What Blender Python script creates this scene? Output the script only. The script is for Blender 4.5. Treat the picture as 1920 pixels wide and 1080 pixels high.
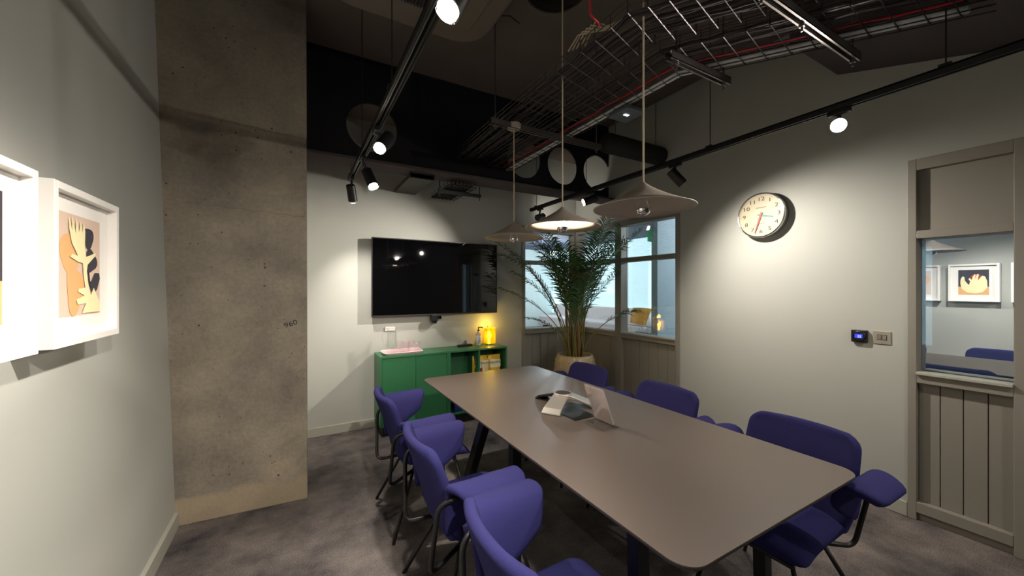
import bpy, bmesh, math, random
from mathutils import Vector, Matrix
random.seed(7)
scene = bpy.context.scene
for o in list(bpy.data.objects):
    bpy.data.objects.remove(o)
COL = scene.collection

# ------------------------------------------------------------------ camera
FPX = 705.0
cd = bpy.data.cameras.new('camera'); cam = bpy.data.objects.new('camera', cd); COL.objects.link(cam)
cd.sensor_fit = 'HORIZONTAL'; cd.sensor_width = 36.0; cd.lens = FPX / 1920 * 36.0
cd.clip_start = 0.02; cd.clip_end = 100
cam.location = (0, 0, 1.46); cam.rotation_euler = (math.radians(90), 0, math.radians(-29.6))
scene.camera = cam

# ------------------------------------------------------------------ world, exposure
w = bpy.data.worlds.new('world'); scene.world = w; w.use_nodes = True
w.node_tree.nodes['Background'].inputs[0].default_value = (0.6, 0.75, 0.85, 1)
w.node_tree.nodes['Background'].inputs[1].default_value = 0.3
scene.view_settings.view_transform = 'Standard'
scene.view_settings.look = 'None'
scene.view_settings.exposure = 0.45
scene.view_settings.gamma = 1.0
scene.view_settings.use_curve_mapping = False

WARM = (1.0, 0.91, 0.80)
SPOT_W = 0.9          # overall factor on the track spots

# ------------------------------------------------------------------ materials
def srgb(r, g, b):
    f = lambda c: (c / 12.92 if c <= 0.04045 else ((c + 0.055) / 1.055) ** 2.4)
    return (f(r / 255), f(g / 255), f(b / 255), 1)
MATS = {}
def newmat(name):
    m = bpy.data.materials.new(name); m.use_nodes = True
    nt = m.node_tree; return m, nt, nt.nodes, nt.links, nt.nodes['Principled BSDF']
def mat(name, col, rough=0.6, metal=0.0, noise=0.0, nscale=30, bump=0.0, bscale=200, spec=0.5, coat=0.0, emit=None, estr=0):
    if name in MATS: return MATS[name]
    m, nt, N, L, b = newmat(name)
    b.inputs['Base Color'].default_value = col; b.inputs['Roughness'].default_value = rough
    b.inputs['Metallic'].default_value = metal; b.inputs['Specular IOR Level'].default_value = spec
    b.inputs['Coat Weight'].default_value = coat
    tc = N.new('ShaderNodeTexCoord')
    if noise > 0:
        n = N.new('ShaderNodeTexNoise'); n.inputs['Scale'].default_value = nscale; n.inputs['Detail'].default_value = 5
        L.new(tc.outputs['Object'], n.inputs['Vector'])
        mx = N.new('ShaderNodeMix'); mx.data_type = 'RGBA'
        c = Vector(col[:3])
        mx.inputs[6].default_value = (*(c * (1 - noise)), 1); mx.inputs[7].default_value = (*(c * (1 + noise)), 1)
        L.new(n.outputs['Fac'], mx.inputs[0]); L.new(mx.outputs[2], b.inputs['Base Color'])
    if bump > 0:
        n2 = N.new('ShaderNodeTexNoise'); n2.inputs['Scale'].default_value = bscale; n2.inputs['Detail'].default_value = 3
        L.new(tc.outputs['Object'], n2.inputs['Vector'])
        bp = N.new('ShaderNodeBump'); bp.inputs['Strength'].default_value = bump; bp.inputs['Distance'].default_value = 0.003
        L.new(n2.outputs['Fac'], bp.inputs['Height']); L.new(bp.outputs['Normal'], b.inputs['Normal'])
    if emit:
        b.inputs['Emission Color'].default_value = emit; b.inputs['Emission Strength'].default_value = estr
    MATS[name] = m; return m

def glass(name, tint, fac, rough=0.0, fresnel=True, gloss=(1, 1, 1, 1), graze=0.7):
    m = bpy.data.materials.new(name); m.use_nodes = True; nt = m.node_tree; N = nt.nodes; L = nt.links; N.clear()
    out = N.new('ShaderNodeOutputMaterial'); mx = N.new('ShaderNodeMixShader')
    t = N.new('ShaderNodeBsdfTransparent'); t.inputs[0].default_value = tint
    g = N.new('ShaderNodeBsdfGlossy'); g.inputs['Roughness'].default_value = rough; g.inputs['Color'].default_value = gloss
    if fresnel:
        lw = N.new('ShaderNodeLayerWeight'); lw.inputs[0].default_value = 0.35
        mp = N.new('ShaderNodeMapRange'); mp.inputs[3].default_value = fac; mp.inputs[4].default_value = min(1, fac + graze)
        L.new(lw.outputs['Fresnel'], mp.inputs[0]); L.new(mp.outputs[0], mx.inputs[0])
    else:
        mx.inputs[0].default_value = fac
    L.new(t.outputs[0], mx.inputs[1]); L.new(g.outputs[0], mx.inputs[2]); L.new(mx.outputs[0], out.inputs[0])
    return m

def concrete():
    m, nt, N, L, b = newmat('board_marked_concrete')
    tc = N.new('ShaderNodeTexCoord'); b.inputs['Roughness'].default_value = 0.8
    def noise(s, d=6, r=0.6):
        n = N.new('ShaderNodeTexNoise'); n.inputs['Scale'].default_value = s; n.inputs['Detail'].default_value = d
        n.inputs['Roughness'].default_value = r; L.new(tc.outputs['Object'], n.inputs['Vector']); return n
    def ramp(src, stops):
        r = N.new('ShaderNodeValToRGB'); e = r.color_ramp.elements
        while len(e) < len(stops): e.new(0.5)
        for k, (p, c) in enumerate(stops): e[k].position = p; e[k].color = c
        L.new(src, r.inputs[0]); return r
    big = noise(1.7, 7); fine = noise(45, 4)
    r1 = ramp(big.outputs['Fac'], [(0.32, srgb(112, 105, 97)), (0.5, srgb(140, 132, 119)), (0.68, srgb(164, 153, 136))])
    r2 = ramp(fine.outputs['Fac'], [(0.3, (0.84, 0.84, 0.84, 1)), (0.7, (1.08, 1.07, 1.05, 1))])
    mul = N.new('ShaderNodeMix'); mul.data_type = 'RGBA'; mul.blend_type = 'MULTIPLY'; mul.inputs[0].default_value = 1
    L.new(r1.outputs[0], mul.inputs[6]); L.new(r2.outputs[0], mul.inputs[7])
    # blow holes
    v = N.new('ShaderNodeTexVoronoi'); v.inputs['Scale'].default_value = 26; L.new(tc.outputs['Object'], v.inputs['Vector'])
    patch = noise(3.1, 2)
    ad = N.new('ShaderNodeMath'); ad.operation = 'MULTIPLY_ADD'; ad.inputs[1].default_value = -0.55; ad.inputs[2].default_value = 0.385
    L.new(patch.outputs['Fac'], ad.inputs[0])
    lt = N.new('ShaderNodeMath'); lt.operation = 'LESS_THAN'; L.new(v.outputs['Distance'], lt.inputs[0])
    rn = N.new('ShaderNodeMath'); rn.operation = 'MULTIPLY'
    sep = N.new('ShaderNodeSeparateColor'); L.new(v.outputs['Color'], sep.inputs[0])
    L.new(sep.outputs[0], rn.inputs[0]); L.new(ad.outputs[0], rn.inputs[1]); L.new(rn.outputs[0], lt.inputs[1])
    hole = N.new('ShaderNodeMix'); hole.data_type = 'RGBA'; hole.inputs[7].default_value = srgb(78, 72, 66)
    L.new(lt.outputs[0], hole.inputs[0]); L.new(mul.outputs[2], hole.inputs[6])
    # rough lighter render at the foot
    sx = N.new('ShaderNodeSeparateXYZ'); L.new(tc.outputs['Object'], sx.inputs[0])
    wob = noise(6, 3)
    ma = N.new('ShaderNodeMath'); ma.operation = 'MULTIPLY_ADD'; ma.inputs[1].default_value = 0.12; L.new(wob.outputs['Fac'], ma.inputs[0]); L.new(sx.outputs[2], ma.inputs[2])
    mr = N.new('ShaderNodeMapRange'); mr.inputs[1].default_value = 0.24; mr.inputs[2].default_value = 0.21; mr.inputs[3].default_value = 0; mr.inputs[4].default_value = 0.75
    L.new(ma.outputs[0], mr.inputs[0])
    foot = N.new('ShaderNodeMix'); foot.data_type = 'RGBA'; foot.inputs[7].default_value = srgb(168, 152, 128)
    L.new(mr.outputs[0], foot.inputs[0]); L.new(hole.outputs[2], foot.inputs[6]); L.new(foot.outputs[2], b.inputs['Base Color'])
    bp = N.new('ShaderNodeBump'); bp.inputs['Strength'].default_value = 0.35; bp.inputs['Distance'].default_value = 0.01
    sm = N.new('ShaderNodeMath'); sm.operation = 'MULTIPLY_ADD'; sm.inputs[1].default_value = -1.2; L.new(lt.outputs[0], sm.inputs[0]); L.new(fine.outputs['Fac'], sm.inputs[2])
    L.new(sm.outputs[0], bp.inputs['Height']); L.new(bp.outputs[0], b.inputs['Normal'])
    return m

def carpet():
    m, nt, N, L, b = newmat('cut_pile_carpet'); b.inputs['Roughness'].default_value = 0.95; b.inputs['Specular IOR Level'].default_value = 0.1
    tc = N.new('ShaderNodeTexCoord')
    def noise(s, d=5):
        n = N.new('ShaderNodeTexNoise'); n.inputs['Scale'].default_value = s; n.inputs['Detail'].default_value = d
        n.inputs['Roughness'].default_value = 0.65; L.new(tc.outputs['Object'], n.inputs['Vector']); return n
    a = noise(2.6); f = noise(160, 2)
    mx = N.new('ShaderNodeMix'); mx.data_type = 'RGBA'; mx.inputs[6].default_value = srgb(66, 63, 67); mx.inputs[7].default_value = srgb(140, 131, 127)
    mr = N.new('ShaderNodeMapRange'); mr.inputs[1].default_value = 0.3; mr.inputs[2].default_value = 0.7; L.new(a.outputs['Fac'], mr.inputs[0]); L.new(mr.outputs[0], mx.inputs[0])
    m2 = N.new('ShaderNodeMix'); m2.data_type = 'RGBA'; m2.blend_type = 'MULTIPLY'; m2.inputs[0].default_value = 1
    r = N.new('ShaderNodeMapRange'); r.inputs[1].default_value = 0.3; r.inputs[2].default_value = 0.7; r.inputs[3].default_value = 0.55; r.inputs[4].default_value = 1.25
    L.new(f.outputs['Fac'], r.inputs[0]); cc = N.new('ShaderNodeCombineColor')
    for k in range(3): L.new(r.outputs[0], cc.inputs[k])
    L.new(mx.outputs[2], m2.inputs[6]); L.new(cc.outputs[0], m2.inputs[7]); L.new(m2.outputs[2], b.inputs['Base Color'])
    bp = N.new('ShaderNodeBump'); bp.inputs['Strength'].default_value = 0.6; bp.inputs['Distance'].default_value = 0.006
    L.new(f.outputs['Fac'], bp.inputs['Height']); L.new(bp.outputs[0], b.inputs['Normal'])
    return m

M = dict(
    wall=mat('sage_wall_paint', srgb(178, 180, 174), 0.75, noise=0.02, nscale=3, bump=0.05, bscale=300, spec=0.3),
    trimw=mat('sage_trim_paint', srgb(172, 172, 162), 0.55, noise=0.02, spec=0.4),
    joinery=mat('taupe_joinery_paint', srgb(142, 138, 129), 0.5, noise=0.02, spec=0.4),
    ceil=mat('dark_ceiling_paint', srgb(112, 102, 97), 0.9, noise=0.15, nscale=4, spec=0.2),
    beam=mat('beam_black_paint', srgb(24, 22, 28), 0.6, noise=0.1, nscale=6, spec=0.3),
    soffit=mat('dark_soffit_and_bounce_lit_flange', srgb(86, 80, 82), 0.9, spec=0.2),
    concrete=concrete(), carpet=carpet(),
    black=mat('black_powder_coat', srgb(24, 24, 26), 0.45, noise=0.05),
    blackpl=mat('black_plastic', srgb(20, 20, 22), 0.35, noise=0.05),
    steel=mat('galvanised_steel', srgb(135, 130, 128), 0.35, 0.9, noise=0.15, nscale=20),
    wire=mat('dark_basket_wire', srgb(62, 58, 60), 0.4, 0.8, noise=0.1),
    chrome=mat('chrome', srgb(225, 225, 225), 0.08, 1.0, noise=0.01),
    silver=mat('brushed_silver', srgb(205, 198, 188), 0.35, 0.6, noise=0.03, nscale=80),
    screen=mat('screen_glass', srgb(6, 6, 8), 0.03, noise=0.02, spec=0.6),
    green=mat('green_lacquer', srgb(52, 116, 76), 0.38, noise=0.02, spec=0.5),
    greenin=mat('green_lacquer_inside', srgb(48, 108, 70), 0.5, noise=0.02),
    table=mat('grey_linoleum_top', srgb(97, 87, 81), 0.40, noise=0.03, nscale=60, spec=0.45),
    tedge=mat('table_edge', srgb(60, 56, 56), 0.5, noise=0.05),
    fabric=mat('blue_wool_fabric', srgb(48, 47, 98), 0.92, noise=0.18, nscale=350, bump=0.5, bscale=500, spec=0.15),
    shade=mat('greige_shade_enamel', srgb(172, 162, 150), 0.55, noise=0.01),
    cord=mat('ivory_cord', srgb(205, 192, 165), 0.7, noise=0.03),
    white=mat('white_lacquer', srgb(238, 236, 232), 0.4, noise=0.01),
    mount=mat('white_mount_card', srgb(236, 233, 228), 0.8, noise=0.01),
    cream=mat('art_cream', srgb(236, 228, 180), 0.8, noise=0.02),
    ink=mat('art_charcoal', srgb(54, 50, 58), 0.8, noise=0.03),
    peach=mat('art_peach', srgb(222, 172, 116), 0.8, noise=0.02),
    blush=mat('art_blush', srgb(216, 190, 172), 0.8, noise=0.02),
    red=mat('art_red', srgb(176, 34, 40), 0.8, noise=0.03),
    dial=mat('cream_clock_dial', srgb(186, 176, 150), 0.5, noise=0.01),
    numeral=mat('black_print', srgb(28, 26, 26), 0.6, noise=0.02),
    teal=mat('teal_hand', srgb(70, 130, 122), 0.5, noise=0.02),
    redhand=mat('red_hand', srgb(170, 66, 60), 0.5, noise=0.02),
    pink=mat('pink_tray', srgb(232, 186, 194), 0.35, noise=0.03),
    leaf=mat('palm_leaf_green', srgb(56, 88, 46), 0.5, noise=0.35, nscale=8, spec=0.4),
    leaf2=mat('palm_leaf_dry', srgb(112, 100, 58), 0.6, noise=0.3, nscale=8),
    stem=mat('palm_stem', srgb(120, 116, 62), 0.6, noise=0.3, nscale=12),
    stem2=mat('palm_stem_brown', srgb(128, 92, 48), 0.7, noise=0.35, nscale=12),
    pot=mat('ceramic_studded_pot', srgb(196, 178, 146), 0.28, noise=0.06, nscale=15, spec=0.6),
    soil=mat('dark_soil', srgb(48, 38, 30), 0.95, noise=0.4, nscale=60, bump=0.8, bscale=80),
    redcable=mat('red_cable', srgb(190, 30, 42), 0.5, noise=0.03),
    whitecable=mat('white_cable', srgb(205, 210, 214), 0.5, noise=0.03),
    darkcable=mat('dark_cable', srgb(44, 38, 40), 0.6, noise=0.2),
    fascia=mat('grey_unit_fascia', srgb(120, 112, 104), 0.5, noise=0.02),
    grille=mat('dark_grille', srgb(58, 52, 50), 0.6, noise=0.05),
    duct=mat('duct_black_lagging', srgb(34, 30, 30), 0.8, noise=0.1),
    devgrey=mat('device_blue_grey', srgb(92, 98, 112), 0.4, noise=0.03),
    lounge=mat('lounge_white_wall', srgb(226, 232, 230), 0.8, noise=0.01),
    bluegrey=mat('lounge_blue_grey_wall', srgb(150, 164, 172), 0.7, noise=0.01),
    lceil=mat('lounge_ceiling_paint', srgb(74, 78, 96), 0.8, noise=0.03),
    lfloor=mat('lounge_floor', srgb(150, 140, 132), 0.7, noise=0.1),
    sofa=mat('sofa_grey_fabric', srgb(226, 216, 215), 0.9, noise=0.05, nscale=80),
    mustard=mat('mustard_fabric', srgb(206, 150, 66), 0.9, noise=0.05, nscale=80),
    exitg=mat('exit_green', srgb(30, 120, 80), 0.5, emit=srgb(30, 140, 90), estr=0.5),
    exitw=mat('exit_white', srgb(230, 240, 235), 0.5, emit=srgb(230, 240, 235), estr=0.8),
    lens=mat('lit_lens', (1, 1, 1, 1), 0.4, emit=(1.0, 0.93, 0.82, 1), estr=30),
    bulblit=mat('lit_bulb_glass', (1, 1, 1, 1), 0.4, emit=(1.0, 0.85, 0.6, 1), estr=12),
    daylight=mat('daylit_glazing', (0.7, 0.85, 0.9, 1), 0.6, emit=(0.58, 0.88, 0.96, 1), estr=0.95),
    daywhite=mat('daylit_blind', (0.9, 0.95, 0.95, 1), 0.6, emit=(0.86, 0.97, 0.98, 1), estr=1.2),
    lcd=mat('lcd_blue', srgb(40, 50, 190), 0.3, emit=srgb(50, 60, 220), estr=0.8),
    lcdtext=mat('lcd_digits', srgb(190, 210, 255), 0.3, emit=srgb(170, 200, 255), estr=1.2),
    amber=None, bagy=mat('bag_yellow_film', srgb(226, 186, 44), 0.3, noise=0.08, nscale=20, spec=0.6),
    bagcream=mat('bag_cream_print', srgb(236, 226, 190), 0.4, noise=0.02),
    bagred=mat('bag_red_print', srgb(170, 60, 40), 0.4, noise=0.02),
    bluebox=mat('blue_paper', srgb(24, 44, 130), 0.6, noise=0.05),
    pen=mat('marker_scrawl', srgb(50, 46, 52), 0.9, noise=0.02),
    label=mat('label_paper', srgb(225, 228, 230), 0.6, noise=0.02),
    labelblue=mat('label_blue_print', srgb(90, 120, 160), 0.6, noise=0.02),
    paper=mat('menu_paper', srgb(222, 206, 196), 0.7, noise=0.02),
    plate=mat('satin_switch_plate', srgb(176, 168, 154), 0.35, 0.5, noise=0.03),
)
M['pane'] = glass('clear_pane', (0.97, 0.99, 0.99, 1), 0.015)
M['mirrorpane'] = glass('reflective_pane', (0.5, 0.55, 0.58, 1), 0.58, fresnel=False, gloss=(0.82, 0.88, 0.93, 1))
M['clear'] = glass('clear_drinking_glass', (0.985, 0.99, 0.99, 1), 0.02, graze=0.25)
M['acrylic'] = glass('clear_acrylic', (0.97, 0.96, 0.96, 1), 0.03, graze=0.4)
M['crystal'] = glass('clock_crystal', (0.99, 0.99, 0.99, 1), 0.02)
def amber():
    m, nt, N, L, b = newmat('amber_acrylic')
    b.inputs['Base Color'].default_value = (1.0, 0.66, 0.02, 1); b.inputs['Roughness'].default_value = 0.2
    b.inputs['Transmission Weight'].default_value = 0.8; b.inputs['IOR'].default_value = 1.15
    b.inputs['Emission Color'].default_value = (1.0, 0.62, 0.02, 1); b.inputs['Emission Strength'].default_value = 0.12
    return m
M['amber'] = amber()

# ------------------------------------------------------------------ mesh builder
class MB:
    def __init__(s): s.v = []; s.f = []
    def add(s, vs, fs):
        o = len(s.v); s.v += [tuple(p) for p in vs]; s.f += [tuple(i + o for i in f) for f in fs]; return s
    def box(s, x0, x1, y0, y1, z0, z1):
        return s.add([(x0, y0, z0), (x1, y0, z0), (x1, y1, z0), (x0, y1, z0), (x0, y0, z1), (x1, y0, z1), (x1, y1, z1), (x0, y1, z1)],
                     [(0, 3, 2, 1), (4, 5, 6, 7), (0, 1, 5, 4), (1, 2, 6, 5), (2, 3, 7, 6), (3, 0, 4, 7)])
    def obox(s, c, ax, ay, az):
        c, ax, ay, az = map(Vector, (c, ax, ay, az)); vs = []
        for k in (-1, 1):
            for (i, j) in ((-1, -1), (1, -1), (1, 1), (-1, 1)): vs.append(c + ax * i + ay * j + az * k)
        return s.add(vs, [(0, 3, 2, 1), (4, 5, 6, 7), (0, 1, 5, 4), (1, 2, 6, 5), (2, 3, 7, 6), (3, 0, 4, 7)])
    def bar(s, p0, p1, w, h, up=(0, 0, 1)):
        p0, p1 = Vector(p0), Vector(p1); d = (p1 - p0); u = Vector(up)
        sx = d.cross(u)
        if sx.length < 1e-6: sx = d.cross(Vector((1, 0, 0)))
        sx.normalize(); uz = sx.cross(d).normalized()
        return s.obox((p0 + p1) / 2, d / 2, sx * w / 2, uz * h / 2)
    def tube(s, pts, r, n=8, cap=True):
        pts = [Vector(p) for p in pts]; k = len(pts); rr = r if isinstance(r, (list, tuple)) else [r] * k
        T = []
        for i in range(k):
            a = pts[max(i - 1, 0)]; b = pts[min(i + 1, k - 1)]; T.append((b - a).normalized())
        ref = Vector((0, 0, 1)) if abs(T[0].z) < 0.9 else Vector((1, 0, 0))
        u = T[0].cross(ref).normalized(); vs = []
        for i in range(k):
            u = (u - T[i] * u.dot(T[i])).normalized(); q = T[i].cross(u)
            for j in range(n):
                a = 2 * math.pi * j / n; vs.append(pts[i] + (u * math.cos(a) + q * math.sin(a)) * rr[i])
        fs = [(i * n + j, i * n + (j + 1) % n, (i + 1) * n + (j + 1) % n, (i + 1) * n + j) for i in range(k - 1) for j in range(n)]
        if cap: fs += [tuple(range(n - 1, -1, -1)), tuple((k - 1) * n + j for j in range(n))]
        return s.add(vs, fs)
    def lathe(s, prof, n=24, c=(0, 0, 0), axis=None, closed=False):
        c = Vector(c); ax = Vector(axis).normalized() if axis else Vector((0, 0, 1))
        ref = Vector((1, 0, 0)) if abs(ax.x) < 0.9 else Vector((0, 1, 0))
        u = (ref - ax * ref.dot(ax)).normalized(); q = ax.cross(u); vs = []
        for (r, z) in prof:
            for j in range(n):
                a = 2 * math.pi * j / n; vs.append(c + (u * math.cos(a) + q * math.sin(a)) * max(r, 1e-5) + ax * z)
        k = len(prof); fs = [(i * n + j, i * n + (j + 1) % n, (i + 1) * n + (j + 1) % n, (i + 1) * n + j) for i in range(k - 1) for j in range(n)]
        return s.add(vs, fs)
    def disc(s, c, axis, r, n=24):
        ax = Vector(axis).normalized(); c = Vector(c)
        ref = Vector((1, 0, 0)) if abs(ax.x) < 0.9 else Vector((0, 1, 0))
        u = (ref - ax * ref.dot(ax)).normalized(); q = ax.cross(u)
        return s.add([c + (u * math.cos(2 * math.pi * j / n) + q * math.sin(2 * math.pi * j / n)) * r for j in range(n)], [tuple(range(n))])
    def poly(s, pts): return s.add(pts, [tuple(range(len(pts)))])
    def prism(s, pts, vec):
        pts = [Vector(p) for p in pts]; v = Vector(vec); n = len(pts)
        return s.add(pts + [p + v for p in pts], [tuple(range(n - 1, -1, -1)), tuple(range(n, 2 * n))] + [(j, (j + 1) % n, n + (j + 1) % n, n + j) for j in range(n)])
    def build(s, name, m, parent=None, smooth=False, bevel=0, world=True, subsurf=0, solid=0, segs=2):
        me = bpy.data.meshes.new(name)
        off = Vector((0, 0, 0))
        if parent is not None and world:
            p = parent
            while p is not None: off += Vector(p.location); p = p.parent
        me.from_pydata([tuple(Vector(p) - off) for p in s.v], [], s.f); me.update()
        bm = bmesh.new(); bm.from_mesh(me); bmesh.ops.recalc_face_normals(bm, faces=bm.faces); bm.to_mesh(me); bm.free()
        if smooth:
            for p in me.polygons: p.use_smooth = True
        o = bpy.data.objects.new(name, me); COL.objects.link(o); me.materials.append(m)
        if parent is not None: o.parent = parent
        if solid:
            md = o.modifiers.new('solid', 'SOLIDIFY'); md.thickness = solid; md.offset = 0
        if bevel:
            md = o.modifiers.new('bevel', 'BEVEL'); md.width = bevel; md.segments = segs; md.limit_method = 'ANGLE'; md.angle_limit = math.radians(40)
        if subsurf:
            md = o.modifiers.new('sub', 'SUBSURF'); md.levels = subsurf; md.render_levels = subsurf
        return o
def rrect(x0, x1, y0, y1, r, n=5):
    pts = []
    for (cx, cy, a0) in ((x1 - r, y1 - r, 0), (x0 + r, y1 - r, 90), (x0 + r, y0 + r, 180), (x1 - r, y0 + r, 270)):
        for k in range(n + 1):
            a = math.radians(a0 + 90 * k / n); pts.append((cx + r * math.cos(a), cy + r * math.sin(a)))
    return pts
def tag(o, label=None, cat=None, group=None, kind=None):
    if label: o['label'] = label
    if cat: o['category'] = cat
    if group: o['group'] = group
    if kind: o['kind'] = kind
    return o
def thing(name, loc, label, cat, group=None, rz=0):
    o = bpy.data.objects.new(name, None); COL.objects.link(o); o.location = loc; o.rotation_euler = (0, 0, rz)
    o.empty_display_size = 0.05
    return tag(o, label, cat, group)
def struct(o, label=None, cat=None): return tag(o, label, cat, None, 'structure')
def sempty(name, loc, label, cat):
    o = thing(name, loc, label, cat); o['kind'] = 'structure'; return o
def copy_tree(o, parent=None):
    c = o.copy(); COL.objects.link(c); c.parent = parent
    for ch in list(o.children): copy_tree(ch, c)
    return c
def text_mesh(name, txt, m, size, loc, ux, uy, parent=None, depth=0.0006, sx=1.0, bold=0.0):
    cu = bpy.data.curves.new(name, 'FONT'); cu.body = txt; cu.size = size; cu.align_x = 'CENTER'; cu.align_y = 'CENTER'
    cu.extrude = depth; cu.offset = bold; cu.resolution_u = 3
    tmp = bpy.data.objects.new(name + '_tmp', cu); COL.objects.link(tmp)
    dg = bpy.context.evaluated_depsgraph_get(); me = bpy.data.meshes.new_from_object(tmp.evaluated_get(dg))
    bpy.data.objects.remove(tmp); bpy.data.curves.remove(cu)
    ux, uy = Vector(ux).normalized(), Vector(uy).normalized(); uz = ux.cross(uy)
    off = Vector((0, 0, 0)); p = parent
    while p is not None: off += Vector(p.location); p = p.parent
    for v in me.vertices: v.co = Vector(loc) - off + ux * v.co.x * sx + uy * v.co.y + uz * v.co.z
    me.materials.clear(); me.materials.append(m); me.name = name
    o = bpy.data.objects.new(name, me); COL.objects.link(o)
    if parent is not None: o.parent = parent
    return o

# ================================================================== THE ROOM
XL, XR, YB, YR, ZC = -0.65, 3.39, 4.15, -5.2, 3.48
LEAN = -0.10 / 3.3       # the left wall leans outward a little
def xl(z): return XL + LEAN * z

struct(MB().box(-1.2, XR + 0.12, YR - 0.1, YB + 0.12, -0.12, 0).build('floor', M['carpet']), 'dark grey brown worn carpet floor of the meeting room', 'floor')
struct(MB().box(-1.2, XR + 0.1, YR - 0.1, YB + 0.1, ZC, ZC + 0.1).build('ceiling', M['ceil']), 'dark brown painted concrete ceiling above the cable trays', 'ceiling')
m = MB()
m.add([(xl(0), YR, 0), (xl(0), YB, 0), (xl(ZC), YB, ZC), (xl(ZC), YR, ZC), (-0.95, YR, 0), (-0.95, YB, 0), (-0.95, YB, ZC), (-0.95, YR, ZC)],
      [(0, 1, 2, 3), (4, 7, 6, 5), (0, 4, 5, 1), (3, 2, 6, 7), (0, 3, 7, 4), (1, 5, 6, 2)])
struct(m.build('wall_left', M['wall']), 'pale sage wall with the framed pictures', 'wall')
struct(MB().box(-1.0, XR + 0.1, YR - 0.1, YR, 0, ZC).build('wall_rear', M['wall']), 'sage wall behind the viewer', 'wall')
# back wall with corner window opening  X 2.49..3.33
WB0 = 2.50
m = MB().box(-0.95, WB0, YB, YB + 0.1, 0, ZC).box(WB0, XR + 0.1, YB, YB + 0.1, 2.27, ZC)
struct(m.build('wall_back', M['wall']), 'sage wall behind the television and the green cabinets', 'wall')
# right wall: plaster pieces around window and door units
m = MB().box(XR, XR + 0.1, YR, YB, 2.27, ZC).box(XR, XR + 0.1, 0.84, 2.49, 0, 2.27).box(XR, XR + 0.1, YR, -0.47, 0, 2.27)
struct(m.build('wall_right', M['wall']), 'sage wall carrying the round clock', 'wall')
# baseboards
def baseboard(name, m, lab):
    struct(m.build(name, M['trimw'], bevel=0.006), lab, 'baseboard')
m = MB(); m.add([(xl(0), YR, 0), (xl(0), 3.0, 0), (xl(0.095), 3.0, 0.095), (xl(0.095), YR, 0.095), (xl(0) + 0.015, YR, 0), (xl(0) + 0.015, 3.0, 0), (xl(0) + 0.015, 3.0, 0.09), (xl(0) + 0.015, YR, 0.09)],
      [(0, 1, 2, 3), (4, 5, 6, 7), (0, 4, 7, 3), (1, 5, 6, 2), (3, 2, 6, 7), (0, 1, 5, 4)])
struct(m.build('baseboard_left', M['trimw']), 'sage baseboard under the framed pictures', 'baseboard')
baseboard('baseboard_back', MB().box(0.06, WB0, YB - 0.015, YB, 0, 0.095), 'sage baseboard beside the green cabinets')
baseboard('baseboard_right', MB().box(XR - 0.015, XR, 0.84, 2.49, 0, 0.095), 'sage baseboard under the clock')

# concrete pier
PZ = ZC
m = MB()
CY0, CY1, CX1 = 2.985, YB, 0.056
m.add([(xl(0) - .02, CY0 + .02, 0), (CX1, CY0 - .02, 0), (CX1, CY1, 0), (xl(0) - .02, CY1, 0), (xl(PZ) - .02, CY0 + .02, PZ), (CX1 - 0.008, CY0 - .02, PZ), (CX1 - 0.008, CY1, PZ), (xl(PZ) - .02, CY1, PZ)],
      [(0, 3, 2, 1), (4, 5, 6, 7), (0, 1, 5, 4), (1, 2, 6, 5), (2, 3, 7, 6), (3, 0, 4, 7)])
pier = struct(m.build('wall_pier', M['concrete'], bevel=0.008), 'raw grey concrete pier with pores and scuffs beside the pictures', 'concrete pier')
# casting seam and the pencilled number on the pier
m = MB(); pts = []
for k in range(24):
    f = k / 23; x = -0.70 + f * 0.74; pts.append((x, CY0 + .02 - .04 * (x + .67) / .726 - 0.0005, 1.995 - 0.045 * f + 0.004 * math.sin(k * 1.7)))
m.tube(pts, 0.0045, 6); m.build('casting_seam', M['concrete'], pier)
text_mesh('scrawl', '960', M['pen'], 0.05, (-0.045, CY0 - 0.0165, 1.215), (1, -0.055, 0.35), (-0.3, 0, 1), pier, 0.0006, 1.1)

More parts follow.
